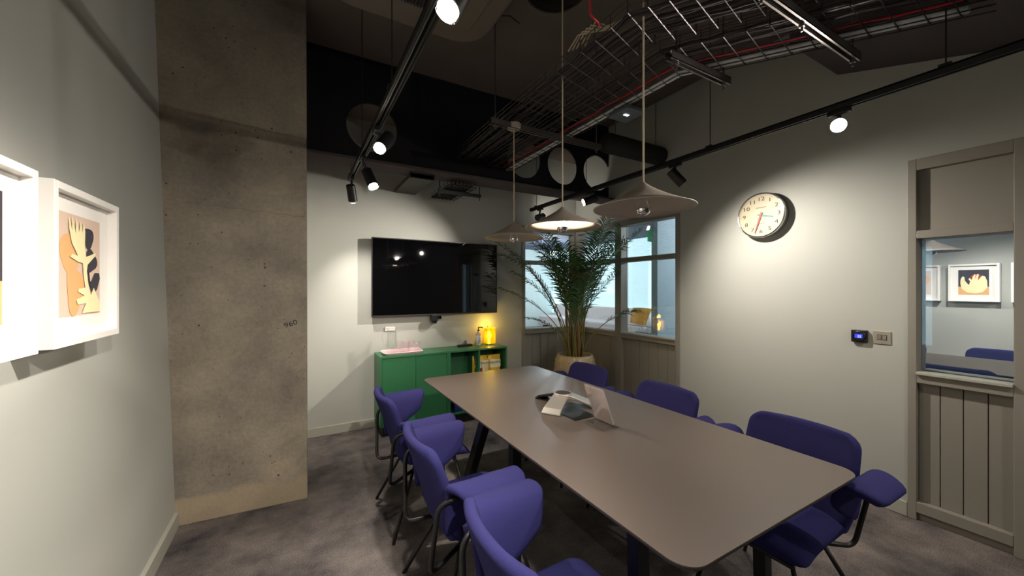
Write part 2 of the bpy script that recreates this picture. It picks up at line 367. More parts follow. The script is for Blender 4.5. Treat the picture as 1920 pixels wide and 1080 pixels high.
# cellular steel beam
BY0, BZ0, BZ1 = 3.41, 2.54, 3.48
bx0, bx1 = 0.03, 3.46
m = MB()
cz, R0, NS = 2.88, 0.215, 32
cells = [(0.572, True), (1.098, False), (1.624, False), (2.150, True), (2.676, True), (3.202, True)]
P = 0.526; wy0, wy1 = BY0 + 0.10, BY0 + 0.12
def webquad(x0, x1):
    m.box(x0, x1, wy0, wy1, BZ0 + 0.02, BZ1)
webquad(bx0, 0.572 - P / 2); webquad(3.202 + P / 2, bx1 + 0.02)
for cx, hole in cells:
    x0, x1 = cx - P / 2, cx + P / 2
    if not hole: webquad(x0, x1); continue
    z0, z1 = BZ0 + 0.02, BZ1; ring, rect = [], []
    for j in range(NS):
        a = 2 * math.pi * j / NS; ring.append((cx + R0 * math.cos(a), cz + R0 * math.sin(a)))
        dx, dz = math.cos(a), math.sin(a); t = 1e9
        if dx > 1e-9: t = min(t, (x1 - cx) / dx)
        if dx < -1e-9: t = min(t, (x0 - cx) / dx)
        if dz > 1e-9: t = min(t, (z1 - cz) / dz)
        if dz < -1e-9: t = min(t, (z0 - cz) / dz)
        rect.append((cx + dx * t, cz + dz * t))
    # pull nearest samples to the corners
    for cnr in ((x0, z0), (x1, z0), (x0, z1), (x1, z1)):
        k = min(range(NS), key=lambda i: abs(math.atan2(math.sin(math.atan2(rect[i][1] - cz, rect[i][0] - cx) - math.atan2(cnr[1] - cz, cnr[0] - cx)), math.cos(math.atan2(rect[i][1] - cz, rect[i][0] - cx) - math.atan2(cnr[1] - cz, cnr[0] - cx)))))
        rect[k] = cnr
    for y in (wy0, wy1):
        vs = [(p[0], y, p[1]) for p in ring] + [(p[0], y, p[1]) for p in rect]
        m.add(vs, [(j, (j + 1) % NS, NS + (j + 1) % NS, NS + j) for j in range(NS)])
    vs = [(p[0], wy0, p[1]) for p in ring] + [(p[0], wy1, p[1]) for p in ring]
    m.add(vs, [(j, (j + 1) % NS, NS + (j + 1) % NS, NS + j) for j in range(NS)])
beam = sempty('ceiling_beam', (1.7, BY0, BZ0), 'black painted steel beam with round cut-outs above the television', 'steel beam')
m.build('web', M['beam'], beam)
MB().box(bx0, bx1, BY0 - 0.02, BY0 + 0.24, BZ0 - 0.0, BZ0 + 0.022).build('flange', M['soffit'], beam)  # lighter than the web: bounced light from below put into the flange colour
struct(MB().box(bx0, XR, BY0 + 0.125, YB, 3.2, ZC).build('ceiling_bay', M['ceil']), 'dark lowered ceiling behind the steel beam', 'ceiling')
# dark sloping soffit at the right
m = MB(); Y0s, Y1s = 1.2, -0.6; sl = (3.0 - 2.79) / (1.197 - 0.489)
SX = 2.70
m.add([(SX, Y0s, 3.0), (XR, Y0s, 3.0), (XR, Y1s, 3.0 - sl * (Y0s - Y1s)), (SX, Y1s, 3.0 - sl * (Y0s - Y1s)), (SX, Y0s, ZC), (XR, Y0s, ZC), (XR, Y1s, ZC), (SX, Y1s, ZC)],
      [(0, 1, 2, 3), (4, 7, 6, 5), (0, 4, 5, 1), (3, 2, 6, 7), (0, 3, 7, 4), (1, 5, 6, 2)])
struct(m.build('ceiling_soffit', M['soffit']), 'dark sloping soffit above the panelled side window', 'soffit')

# ---- glazed corner: window_1 (on the back wall), window_2/3 (on the right wall)
SIL, TRN, HED = 0.93, 1.80, 2.20
def glazed(name, axis, fixed, a0, a1, lab, upper='glass', lower=0.0, depth=0.08, stile=0.05, glassmat='pane', nb=5, inward=-1, stiles=(1, 1), sill_p=0.02):
    """a joinery unit along axis ('x' or 'y') at the wall plane `fixed`; room side is inward"""
    loc = ((a0 + a1) / 2, fixed, 0) if axis == 'x' else (fixed, (a0 + a1) / 2, 0)
    t = sempty(name, loc, lab, 'window')
    def bx(mb, s0, s1, d0, d1, z0, z1):
        d0, d1 = fixed - inward * d0, fixed - inward * d1
        d0, d1 = min(d0, d1), max(d0, d1)
        if axis == 'x': mb.box(s0, s1, d0, d1, z0, z1)
        else: mb.box(d0, d1, s0, s1, z0, z1)
        return mb
    fr = MB(); D = 0.10
    s0, s1 = a0 + stile * stiles[0], a1 - stile * stiles[1]
    if stiles[0]: bx(fr, a0, s0, -0.012, D, 0, 2.27)
    if stiles[1]: bx(fr, s1, a1, -0.012, D, 0, 2.27)
    bx(fr, s0, s1, -0.012, D, HED, 2.27)
    bx(fr, s0, s1, -0.012, D, TRN - 0.03, TRN + 0.02)
    bx(fr, s0, s1, -0.012, D, SIL - 0.065, SIL)
    bx(fr, s0, s1, -0.012, D, 0.05, 0.115)
    fr.build('frame', M['joinery'], t, bevel=0.003)
    bx(MB(), s0, s1, 0.012, D, 0, 0.05).build('plinth', M['joinery'], t)
    bx(MB(), s0, s1, -0.012 - sill_p, 0.055, SIL - 0.012, SIL + 0.006).build('sill', M['trimw'], t, bevel=0.003)
    bx(MB(), s0, s1, depth - 0.004, depth + 0.002, SIL, TRN - 0.03).build('pane', M[glassmat], t)
    if upper == 'glass':
        bx(MB(), s0, s1, depth - 0.004, depth + 0.002, TRN + 0.02, HED).build('pane', M[glassmat], t)
    else:
        bx(MB(), s0, s1, 0.03, 0.06, TRN + 0.02, HED).build('upper_panel', M['joinery'], t)
    bw = (s1 - s0) / nb
    for k in range(nb):
        bx(MB(), s0 + k * bw + 0.002, s0 + (k + 1) * bw - 0.002, 0.03, 0.045, 0.115, SIL - 0.065).build('board', M['joinery'], t, bevel=0.002)
    bx(MB(), s0, s1, 0.045, 0.06, 0.115, SIL - 0.065).build('backing', M['beam'], t)
    return t
glazed('window_1', 'x', YB, WB0, XR - 0.0, 'grey framed window behind the palm, on the television side of the corner', inward=-1, stiles=(1, 1), nb=6)
glazed('window_2', 'y', XR, 3.34, YB - 0.0, 'grey framed corner window directly behind the palm on the clock wall', nb=6, stiles=(1, 1))
glazed('window_3', 'y', XR, 2.49, 3.34, 'grey framed window right of the palm showing the mustard cushion', nb=6, stiles=(1, 1))
glazed('window_4', 'y', XR, 0.39, 0.84, 'tall panelled side window reflecting the pictures, at the right edge', upper='panel', depth=0.085, stile=0.04, glassmat='mirrorpane', nb=4)
# door at the very right edge
d = sempty('door_1', (XR, -0.04, 0), 'grey glazed door at the right edge beside the panelled window', 'door')
m = MB().box(XR - 0.012, XR + 0.1, -0.47, -0.43, 0, 2.27).box(XR - 0.012, XR + 0.1, -0.43, 0.39, 2.2, 2.27)
m.build('frame', M['joinery'], d, bevel=0.003)
m = MB().box(XR + 0.02, XR + 0.06, -0.425, -0.33, 0.01, 2.19).box(XR + 0.02, XR + 0.06, 0.29, 0.385, 0.01, 2.19).box(XR + 0.02, XR + 0.06, -0.33, 0.29, 2.05, 2.19)
m.box(XR + 0.02, XR + 0.06, -0.33, 0.29, 0.01, 0.2).box(XR + 0.02, XR + 0.06, -0.04, 0.0, 0.2, 2.05)
leafo = m.build('door_leaf', M['joinery'], d, bevel=0.003)
MB().box(XR + 0.037, XR + 0.043, -0.33, -0.04, 0.2, 2.05).build('pane', M['pane'], leafo)
MB().box(XR + 0.037, XR + 0.043, 0.0, 0.29, 0.2, 2.05).build('pane', M['pane'], leafo)
m = MB().box(XR - 0.0, XR + 0.02, 0.36, 0.38, 0.98, 1.08); m.tube([(XR + 0.015, 0.37, 1.03), (XR - 0.03, 0.37, 1.03), (XR - 0.03, 0.27, 1.03)], 0.008)
m.build('handle', M['steel'], leafo)

# ================================================================== LOUNGE BEYOND THE GLASS
LZ = 2.92; GX = 8.7
struct(MB().box(1.9, 9.2, YB + 0.13, 12.3, -0.12, 0).box(XR + 0.13, 9.2, -3.2, YB + 0.13, -0.12, 0).build('floor_lounge', M['lfloor']), 'pale floor of the lounge beyond the corner windows', 'floor')
struct(MB().box(1.9, 9.2, YB + 0.13, 12.3, LZ, LZ + 0.1).box(XR + 0.13, 9.2, -3.2, YB + 0.13, LZ, LZ + 0.1).build('ceiling_lounge', M['lceil']), 'dark blue grey lounge ceiling beyond the corner windows', 'ceiling')
struct(MB().box(2.0, 9.0, 12.1, 12.2, 0, LZ).build('wall_lounge_end', M['lounge']), 'white end wall of the lounge', 'wall')
struct(MB().box(1.95, 2.05, YB + 0.13, 12.1, 0, LZ).build('wall_lounge_side', M['lounge']), 'white side wall of the lounge behind the television wall', 'wall')
struct(MB().box(4.16, GX, 3.40, 3.5, 0, LZ).build('wall_partition', M['bluegrey']), 'blue grey partition seen through the window right of the palm', 'wall')
# daylit glazing along X = GX : panes and mullions
g = sempty('window_5', (GX, 7.5, 0), 'bright daylit glazing along the far side of the lounge', 'window')
ys = [3.5, 5.55, 6.15, 6.55, 8.3, 10.2, 12.1]
for k in range(len(ys) - 1):
    MB().box(GX + 0.02, GX + 0.03, ys[k], ys[k + 1], 0.5, LZ).build('pane', M['daywhite' if k == 1 or k == 0 else 'daylight'], g)
for y in ys[1:-1]:
    MB().box(GX - 0.03, GX + 0.02, y - 0.03, y + 0.03, 0.5, LZ).build('mullion', M['bluegrey'], g)
MB().box(GX - 0.05, GX + 0.1, 3.5, 12.1, 0, 0.5).build('spandrel', M['lounge'], g)
# side corridor
struct(MB().box(6.0, 6.1, -3.1, 1.30, 0, LZ).box(6.0, 6.1, 1.95, 3.4, 0, LZ).box(6.0, 6.1, 1.30, 1.95, 0, 0.83).box(6.0, 6.1, 1.30, 1.95, 1.92, LZ).build('wall_corridor', M['bluegrey']), 'blue grey corridor wall behind the panelled side window', 'wall')
g = sempty('window_6', (6.05, 1.62, 0.83), 'narrow bright opening seen through the panelled side window', 'window')
MB().box(6.05, 6.06, 1.30, 1.95, 0.83, 1.92).build('pane', M['daylight'], g)
g = sempty('window_7', (4.8, -3.05, 0), 'daylit window at the corridor end behind the door', 'window')
MB().box(4.0, 4.75, -3.06, -3.05, 0.3, 2.2).build('pane', M['daylight'], g)
MB().box(4.85, 5.6, -3.06, -3.05, 0.3, 2.2).build('pane', M['daylight'], g)
MB().box(3.5, 6.0, -3.2, -3.07, 0, LZ).build('surround', M['bluegrey'], g)

def cushion(name, c, w, h, t, lab, m, lean=0.25, rz=0, group=None):
    """soft square cushion facing -X, leaning back"""
    n = 8; mb = MB()
    for sgn in (1, -1):
        vs = []
        for i in range(n + 1):
            for j in range(n + 1):
                a, b = i / n * 2 - 1, j / n * 2 - 1
                puff = (1 - abs(a) ** 3) * (1 - abs(b) ** 3)
                vs.append((sgn * t / 2 * puff, a * w / 2 * (1 - 0.06 * b * b), b * h / 2 * (1 - 0.06 * a * a)))
        mb.add(vs, [(i * (n + 1) + j, i * (n + 1) + j + 1, (i + 1) * (n + 1) + j + 1, (i + 1) * (n + 1) + j) for i in range(n) for j in range(n)])
    o = mb.build(name, m, None, smooth=True); o.location = c; o.rotation_euler = (0, lean, rz)
    return tag(o, lab, 'cushion', group)
sf = thing('bench_sofa', (8.1, 8.0, 0), 'long pale grey sofa under the lounge glazing', 'sofa')
MB().box(7.70, 8.60, 5.2, 11.6, 0.12, 0.46).build('seat', M['sofa'], sf, bevel=0.05, segs=3)
for k in range(4):
    MB().box(8.38, 8.62, 5.2 + 1.6 * k + 0.01, 5.2 + 1.6 * (k + 1) - 0.01, 0.40, 0.86).build('back_cushion', M['sofa'], sf, bevel=0.06, segs=3)
for y in (5.4, 8.4, 11.4):
    MB().box(7.8, 8.5, y - 0.03, y + 0.03, 0, 0.12).build('foot', M['black'], sf)
cushion('scatter_cushion', (8.05, 7.10, 0.70), 0.75, 0.46, 0.16, 'mustard cushion on the lounge sofa', M['mustard'])
cushion('scatter_cushion', (7.80, 6.42, 0.68), 0.5, 0.46, 0.2, 'white cushion beside the mustard one on the lounge sofa', M['white'], 0.5)
# wire chair
wc = thing('wire_chair', (5.15, 4.35, 0), 'white wire lounge chair outside the window right of the palm', 'chair')
m = MB()
for k in range(11):
    y = 4.05 + 0.06 * k
    m.tube([(4.85, y, 0.84), (4.93, y, 0.60), (5.03, y, 0.40), (5.48, y, 0.43)], 0.004, 5)
m.build('wire_shell', M['white'], wc)
m = MB(); m.tube([(4.85, 4.05, 0.84), (4.85, 4.65, 0.84), (5.03, 4.65, 0.40), (5.48, 4.65, 0.43), (5.48, 4.05, 0.43), (5.03, 4.05, 0.40), (4.85, 4.05, 0.84)], 0.008, 6); m.build('rim', M['white'], wc)
for (x, y) in ((5.01, 4.07), (5.01, 4.63), (5.45, 4.07), (5.45, 4.63)):
    MB().tube([(x, y, 0.41), (x + (0.03 if x > 5.2 else -0.03), y, 0)], 0.008, 6).build('leg', M['white'], wc)
st = thing('side_table', (5.75, 4.85, 0), 'small dark square side table beside the wire lounge chair', 'table')
MB().box(5.55, 5.95, 4.66, 5.05, 0.60, 0.64).build('top', M['devgrey'], st, bevel=0.004)
for (x, y) in ((5.58, 4.69), (5.92, 4.69), (5.58, 5.02), (5.92, 5.02)): MB().box(x - .02, x + .02, y - .02, y + .02, 0, 0.60).build('leg', M['black'], st)
# exit sign hanging from the lounge ceiling
ex = thing('exit_sign', (6.25, 5.0, 2.45), 'green exit sign with running figure hung from the lounge ceiling', 'sign')
MB().box(6.00, 6.42, 5.12, 5.145, 2.38, 2.62).build('plate', M['exitg'], ex)
m = MB()
def exq(pts): m.prism([(6.21 + a, 5.118, 2.50 + b) for a, b in pts], (0, -0.004, 0))
exq([(0.10, -0.09), (0.16, -0.09), (0.16, 0.09), (0.10, 0.09)])
exq([(-0.02, 0.06), (0.01, 0.06), (0.01, 0.09), (-0.02, 0.09)])
exq([(-0.05, 0.05), (0.02, 0.05), (0.0, -0.02), (-0.04, -0.02)])
exq([(-0.04, -0.02), (-0.01, -0.02), (-0.06, -0.09), (-0.09, -0.09)])
exq([(-0.02, -0.02), (0.0, -0.02), (0.05, -0.05), (0.05, -0.09), (0.03, -0.09), (0.03, -0.06)])
exq([(0.02, 0.05), (0.06, 0.01), (0.04, 0.0), (0.0, 0.03)])
m.build('running_figure', M['exitw'], ex)
for x in (6.05, 6.37): MB().tube([(x, 5.13, 2.62), (x, 5.13, LZ)], 0.006, 6).build('hanger', M['steel'], ex)
# lounge pendant globes; the corridor one is added, unseen, to brighten the partition
for k, (x, y, z, lab) in enumerate(((5.9, 7.2, 2.5, 'small lit globe hanging in the lounge, nearer the palm top'), (6.9, 9.6, 2.55, 'small lit globe hanging deeper in the lounge'), (5.2, 2.1, 2.5, 'small lit globe added in the side corridor to brighten the partition'))):
    gl = thing('globe_pendant', (x, y, z), lab, 'pendant lamp', 'small lit globes in the lounge')
    MB().lathe([(0.0, -0.07), (0.04, -0.06), (0.065, -0.03), (0.07, 0), (0.065, 0.03), (0.04, 0.06), (0.0, 0.07)], 16, (x, y, z)).build('globe', M['bulblit'], gl, smooth=True)
    MB().tube([(x, y, z + 0.07), (x, y, LZ)], 0.004, 6).build('cord', M['black'], gl)
    ld = bpy.data.lights.new('globe_lamp', 'POINT'); ld.energy = 110; ld.color = (0.85, 0.95, 1.0); ld.shadow_soft_size = 0.07
    lo = bpy.data.objects.new('globe_lamp', ld); COL.objects.link(lo); lo.parent = gl; lo.location = (0, 0, -0.09)

# ================================================================== CEILING SERVICES
# --- cable trays: wire baskets that run along Y, then swing to the right
def path_pts(xoff):
    # centre line shifted by xoff to the right; oblique part direction (.575,-.818)
    d = Vector((0.575, -0.818)); n = Vector((0.818, 0.575))
    base = Vector((1.62, 1.32)); c = base + Vector((xoff, 0.31 * xoff)) * 1.0
    # intersection of the two offset lines
    p = base + n * xoff; t = (1.62 + xoff - p.x) / d.x; corner = p + d * t
    return [Vector((1.62 + xoff, 3.48)), corner, corner + d * (1.15 + 0.35 * xoff)]
def tray(name, x0, x1, z, lab):
    t = thing(name, (1.62 + (x0 + x1) / 2, 2.4, z), lab, 'cable tray', 'wire basket cable trays under the ceiling')
    m = MB(); nl = max(3, int(round((x1 - x0) / 0.05)))
    def P3(v, dz=0): return (v.x, v.y, z + dz)
    for k in range(nl + 1):
        pp = path_pts(x0 + (x1 - x0) * k / nl); m.tube([P3(p) for p in pp], 0.0028, 4, False)
    for xo in (x0, x1):
        for dz in (0.03, 0.06):
            pp = path_pts(xo); m.tube([P3(p, dz) for p in pp], 0.003, 4, False)
    a, b = path_pts(x0), path_pts(x1)
    for (i, n) in ((0, 21), (1, 12)):
        for k in range(n):
            f = k / n; pa = a[i].lerp(a[i + 1], f); pb = b[i].lerp(b[i + 1], f)
            m.tube([P3(pa, 0.06), P3(pa), P3(pb), P3(pb, 0.06)], 0.0028, 4, False)
    o = m.build('wire_basket', M['wire'], t); return t
tray('cable_tray', -0.33, -0.04, 2.70, 'wire basket cable tray nearest the pendant cords')
tray('cable_tray', 0.02, 0.34, 2.69, 'wire basket cable tray carrying the white and red cables')
def cable(xo, z, r, m, name, lab, wob=0.008, group=None, seg=None):
    pp = path_pts(xo); pts = []
    for i in range(2):
        for k in range(16):
            f = k / 16; p = pp[i].lerp(pp[i + 1], f)
            pts.append((p.x + random.uniform(-wob, wob), p.y, z + random.uniform(0, wob * 0.6)))
    o = MB().tube(pts, r, 6).build(name, m, None, smooth=True)
    return tag(o, lab, 'cable', group)
cable(0.315, 2.705, 0.013, M['whitecable'], 'white_cable', 'thick white cable along the outer edge of the cable tray', 0.002)
cable(0.285, 2.703, 0.009, M['whitecable'], 'white_cable', 'thinner white cable beside the thick one in the cable tray', 0.003)
cable(0.22, 2.705, 0.006, M['redcable'], 'red_cable', 'red cable lying in the outer cable tray', 0.008)
tag(MB().tube([(1.12, 1.20, 2.90), (1.15, 1.26, 2.86), (1.165, 1.33, 2.80), (1.20, 1.36, 2.75), (1.26, 1.36, 2.72)], 0.006, 6).build('red_cable', M['redcable'], None, smooth=True), 'short red cable dropping onto the inner cable tray', 'cable')
ORD = ('first', 'second', 'third', 'fourth', 'fifth', 'sixth', 'seventh', 'eighth', 'ninth')
for k, xo in enumerate((-0.30, -0.27, -0.25, -0.215, -0.19, -0.16, -0.14, -0.11, -0.08, 0.05, 0.075, 0.1, 0.125, 0.15, 0.175, 0.25)):
    cable(xo, 2.71 + 0.01 * (k % 3), 0.007 + 0.003 * (k % 2), M['darkcable'], 'dark_cable',
          'dark cable in the inner cable tray, %s from its left edge' % ORD[k] if xo < 0 else 'dark cable in the outer cable tray, %s from its left edge' % ORD[k - 9], 0.012,
          'dark cables in the inner tray' if xo < 0 else 'dark cables in the outer tray')
# pale tails of cable at the tray's left flank
m = MB()
for k in range(5):
    x, y = 1.27 + 0.012 * k, 1.62 - 0.02 * k
    m.tube([(x, y, 2.74), (x + 0.02, y - 0.06, 2.80 + 0.01 * k), (x + 0.05, y - 0.12, 2.79), (x + 0.09, y - 0.22, 2.76 + 0.008 * k)], 0.0045, 5)
tag(m.build('cable_tails', M['cord']), 'tangle of cream cable tails on the inner cable tray', 'cable')
# --- strut channels with threaded rods
def strut(y, x0, x1, z, lab, rods):
    t = thing('strut_channel', ((x0 + x1) / 2, y, z), lab, 'strut channel', 'steel strut channels under the cable trays')
    w = 0.041; m = MB()
    m.box(x0, x1, y - w / 2, y - w / 2 + 0.003, z - 0.04, z).box(x0, x1, y + w / 2 - 0.003, y + w / 2, z - 0.04, z).box(x0, x1, y - w / 2, y + w / 2, z - 0.003, z)
    m.box(x0, x1, y - w / 2, y - w / 2 + 0.011, z - 0.04, z - 0.037).box(x0, x1, y + w / 2 - 0.011, y + w / 2, z - 0.04, z - 0.037)
    k = x0 + 0.03
    m.build('channel', M['steel'], t)
    s0 = None
    while k < x1 - 0.04:
        if s0 is None: s0 = so1 = MB().box(k, k + 0.025, y - 0.006, y + 0.006, z - 0.0045, z - 0.0032).build('slot', M['black'], t); kx = k
        else: so1 = s0.copy(); COL.objects.link(so1); so1.location.x += k - kx
        k += 0.05
    for x in rods:
        MB().tube([(x, y, z - 0.075), (x, y, ZC if x < 2.55 else min(ZC, 2.99))], 0.005, 6).build('threaded_rod', M['steel'], t)
        MB().lathe([(0.0, -0.055), (0.012, -0.055), (0.012, -0.042), (0.0, -0.042)], 6, (x, y, z)).build('nut', M['steel'], t)
strut(2.39, 1.18, 2.21, 2.665, 'steel strut channel carrying the farthest pendant rose', (1.22, 2.17))
strut(1.27, 1.64, 2.15, 2.665, 'dim steel strut channel below the bend of the cable trays', (1.70, 2.11))
strut(0.81, 1.55, 2.50, 2.665, 'brightly lit steel strut channel at the top of the picture', (1.60, 1.93, 2.46))
# emergency luminaire on the tray
el = thing('emergency_luminaire', (1.96, 1.86, 2.655), 'flat blue grey emergency light under the cable tray', 'ceiling light')
MB().box(1.88, 2.05, 1.77, 1.95, 2.645, 2.672).build('housing', M['devgrey'], el, bevel=0.004)
MB().box(1.93, 1.97, 1.84, 1.86, 2.640, 2.6445).build('indicator', M['exitw'], el)
# lagged duct between beam and right wall
dd = thing('lagged_duct', (2.95, 2.72, 2.87), 'black lagged round duct entering the clock wall below the ceiling', 'duct')
MB().lathe([(0.0, 0), (0.09, 0), (0.095, 0.03), (0.095, 0.78), (0.09, 0.80)], 24, (2.58, 2.72, 2.87), (1, 0, 0)).build('sleeve', M['duct'], dd, smooth=True)
MB().tube([(2.72, 2.72, 2.96), (2.72, 2.72, ZC)], 0.004, 6).build('hanger', M['steel'], dd)
MB().tube([(3.3, 2.72, 2.96), (3.3, 2.72, ZC)], 0.004, 6).build('hanger', M['steel'], dd)
# flat tray passing under the beam toward the back wall
fd = thing('flat_cable_duct', (1.01, 3.78, 2.5), 'flat dark grey duct under the beam above the television', 'duct')
MB().box(0.90, 1.125, 3.49, 4.15, 2.49, 2.53).build('casing', M['grille'], fd, bevel=0.003)
MB().box(0.892, 1.133, 3.49, 3.52, 2.482, 2.54).build('collar', M['black'], fd)
bt = thing('basket_bracket', (1.48, 3.55, 2.45), 'dark cable basket on a hanging bar above the television', 'cable tray')
MB().bar((1.24, 3.70, 2.45), (1.71, 3.70, 2.45), 0.04, 0.03).build('bar', M['black'], bt)
for x in (1.25, 1.70): MB().tube([(x, 3.70, 2.40), (x, 3.70, 3.2)], 0.005, 6).build('threaded_rod', M['black'], bt)
m = MB()
for k in range(7): m.tube([(1.30 + 0.045 * k, 3.50, 2.475), (1.30 + 0.045 * k, 4.14, 2.475)], 0.004, 4)
for k in range(7): m.tube([(1.30, 3.5 + 0.1 * k, 2.53), (1.30, 3.5 + 0.1 * k, 2.475), (1.57, 3.5 + 0.1 * k, 2.475), (1.57, 3.5 + 0.1 * k, 2.53)], 0.004, 4)
m.build('wire_basket', M['black'], bt)
m = MB()
for k in range(6): m.tube([(1.32 + 0.04 * k, 3.48, 2.49), (1.33 + 0.04 * k, 3.8, 2.495), (1.32 + 0.04 * k, 4.14, 2.49)], 0.014, 6)
m.build('cable_bundle', M['darkcable'], bt)
# thin wire draped under the ceiling
tag(MB().tube([(0.98, 2.30, 3.35), (1.06, 2.28, 3.31), (1.15, 2.27, 3.30), (1.26, 2.24, 3.32), (1.31, 2.2, 3.26)], 0.004, 5).build('draped_wire', M['black']), 'thin black wire sagging below the ceiling left of the trays', 'cable')
# air conditioning cassette
ac = thing('ceiling_cassette', (0.64, 2.08, 3.3), 'grey rounded air conditioning cassette on the ceiling, top edge of the picture', 'air conditioner')
m = MB(); m.prism([(x, y, 3.27) for x, y in rrect(0.10, 1.18, 1.56, 2.62, 0.22, 8)], (0, 0, 0.05)); m.build('fascia', M['fascia'], ac, bevel=0.02, segs=3)
m = MB(); m.prism([(x, y, 3.25) for x, y in rrect(0.24, 1.04, 1.70, 2.48, 0.10, 6)], (0, 0, 0.02)); m.build('inner_panel', M['fascia'], ac, bevel=0.006)
m = MB().box(0.14, 1.14, 1.6, 2.58, 3.32, ZC); m.build('body', M['grille'], ac)
MB().box(0.36, 0.92, 1.84, 2.36, 3.243, 3.25).build('grille_back', M['black'], ac)
for k in range(28):
    x = 0.37 + 0.02 * k; MB().box(x, x + 0.008, 1.84, 2.36, 3.232, 3.243).build('slat', M['grille'], ac)
# round duct spigot right of the cassette
sp = thing('duct_spigot', (1.12, 1.9, 3.38), 'dark round duct collar beside the ceiling cassette', 'duct')
MB().lathe([(0.17, -0.12), (0.185, -0.12), (0.185, -0.09), (0.175, -0.08), (0.185, -0.05), (0.175, -0.03), (0.185, 0.0), (0.185, 0.10)], 32, (1.36, 1.85, 3.38)).build('collar', M['duct'], sp, smooth=True)

# ================================================================== TRACKS AND SPOTS
def track(x, y0, y1, z, lab, rods):
    t = thing('lighting_track', (x, (y0 + y1) / 2, z), lab, 'lighting track', 'black ceiling lighting tracks')
    m = MB().box(x - 0.018, x - 0.010, y0, y1, z - 0.018, z + 0.016).box(x + 0.010, x + 0.018, y0, y1, z - 0.018, z + 0.016).box(x - 0.018, x + 0.018, y0, y1, z + 0.010, z + 0.018)
    m.box(x - 0.010, x + 0.010, y0, y0 + 0.02, z - 0.018, z + 0.012).box(x - 0.010, x + 0.010, y1 - 0.02, y1, z - 0.018, z + 0.012)
    m.build('rail', M['black'], t)
    MB().box(x - 0.003, x + 0.003, y0 + 0.03, y1 - 0.03, z - 0.006, z + 0.0).build('conductor', M['steel'], t)
    for y in rods:
        top = 2.54 if BY0 - .03 < y < BY0 + .25 else (3.2 if y > BY0 + .25 else ZC)
        MB().tube([(x, y, z + 0.018), (x, y, top)], 0.003, 6).build('suspension_rod', M['black'], t)
        MB().box(x - 0.022, x + 0.022, y - 0.02, y + 0.02, z + 0.015, z + 0.028).build('clip', M['black'], t)
TZ = 2.425; LX, RX = 0.40, 2.50
track(LX, -4.6, 3.62, TZ, 'black lighting track above the blue chairs nearest the pictures', (0.6, 1.9, 2.9, 3.75 - .2))
track(RX, -4.9, 3.93, TZ, 'black lighting track running along the clock wall', (0.5, 1.6, 2.9, 3.8))
# second conduit clipped along the left track
tag(MB().tube([(LX + 0.045, -4.5, TZ + 0.03), (LX + 0.045, 3.0, TZ + 0.03)], 0.008, 6).build('conduit', M['black']), 'thin conduit running beside the left lighting track', 'conduit')
def spot(x, y, aim, watts, lab, angle=70, drop=0.12, yaw_off=(0, 0), blend=1.0, z=TZ):
    c = Vector((x + yaw_off[0], y + yaw_off[1], z - drop)); d = (Vector(aim) - c).normalized()
    t = thing('track_spotlight', (x, y, z), lab, 'spotlight', 'black cylindrical track spotlights')
    MB().box(x - 0.014, x + 0.014, y - 0.05, y + 0.05, z - 0.042, z - 0.018).build('adapter', M['blackpl'], t, bevel=0.003)
    MB().tube([(x, y, z - 0.04), c - d * 0.03], 0.010, 8).build('stem', M['black'], t)
    hd = MB().lathe([(0.0, -0.075), (0.030, -0.075), (0.037, -0.068), (0.038, 0.066), (0.034, 0.066), (0.033, 0.045)], 24, c, d).build('head', M['black'], t, smooth=True)
    hd.modifiers.new('es', 'EDGE_SPLIT').split_angle = math.radians(35)
    MB().disc(c + d * 0.062, d, 0.0335).build('lens', M['lens'], hd)
    MB().lathe([(0.034, 0.066), (0.0385, 0.066), (0.0385, 0.076), (0.034, 0.076), (0.034, 0.066)], 24, c, d).build('lens_ring', M['acrylic'], hd)
    ld = bpy.data.lights.new('spot_lamp', 'SPOT'); ld.energy = watts * SPOT_W; ld.color = WARM; ld.spot_size = math.radians(angle); ld.spot_blend = blend; ld.shadow_soft_size = 0.03
    lo = bpy.data.objects.new('spot_lamp', ld); COL.objects.link(lo); lo.parent = t
    lo.location = c + d * 0.085 - Vector((x, y, z)); lo.rotation_euler = d.to_track_quat('-Z', 'Y').to_euler()
    return t
spot(LX, 3.50, (0.70, 4.10, 0.9), 66, 'track spotlight at the far end of the left track, aimed at the television wall', 80, 0.15)
spot(LX, 2.88, (1.0, 2.1, 0.5), 105, 'lit track spotlight second from the far end of the left track', 80, 0.17, (0.05, 0))
spot(LX, 2.34, (-0.66, 1.25, 0.6), 26, 'lit track spotlight in the middle of the left track', 85, 0.09, (0.05, 0))
spot(LX, 1.08, (-0.66, 0.85, 0.15), 135, 'glaring track spotlight at the top edge of the picture', 112, 0.07, (0.02, 0.0))
spot(RX, 3.72, (3.39, 4.10, 2.6), 9, 'track spotlight half hidden behind the lit pendant shade', 110, 0.12)
spot(RX, 2.84, (0.30, 4.15, 1.45), 250, 'track spotlight tilted toward the television wall beside the largest shade', 58, 0.10)
spot(RX, 1.88, (3.39, 1.30, 1.15), 88, 'track spotlight pointing down at the clock wall', 125, 0.12, (0.02, 0))
spot(RX, 0.88, (-0.5, -0.1, 1.3), 68, 'dazzling track spotlight facing the viewer above the clock', 165, 0.10)
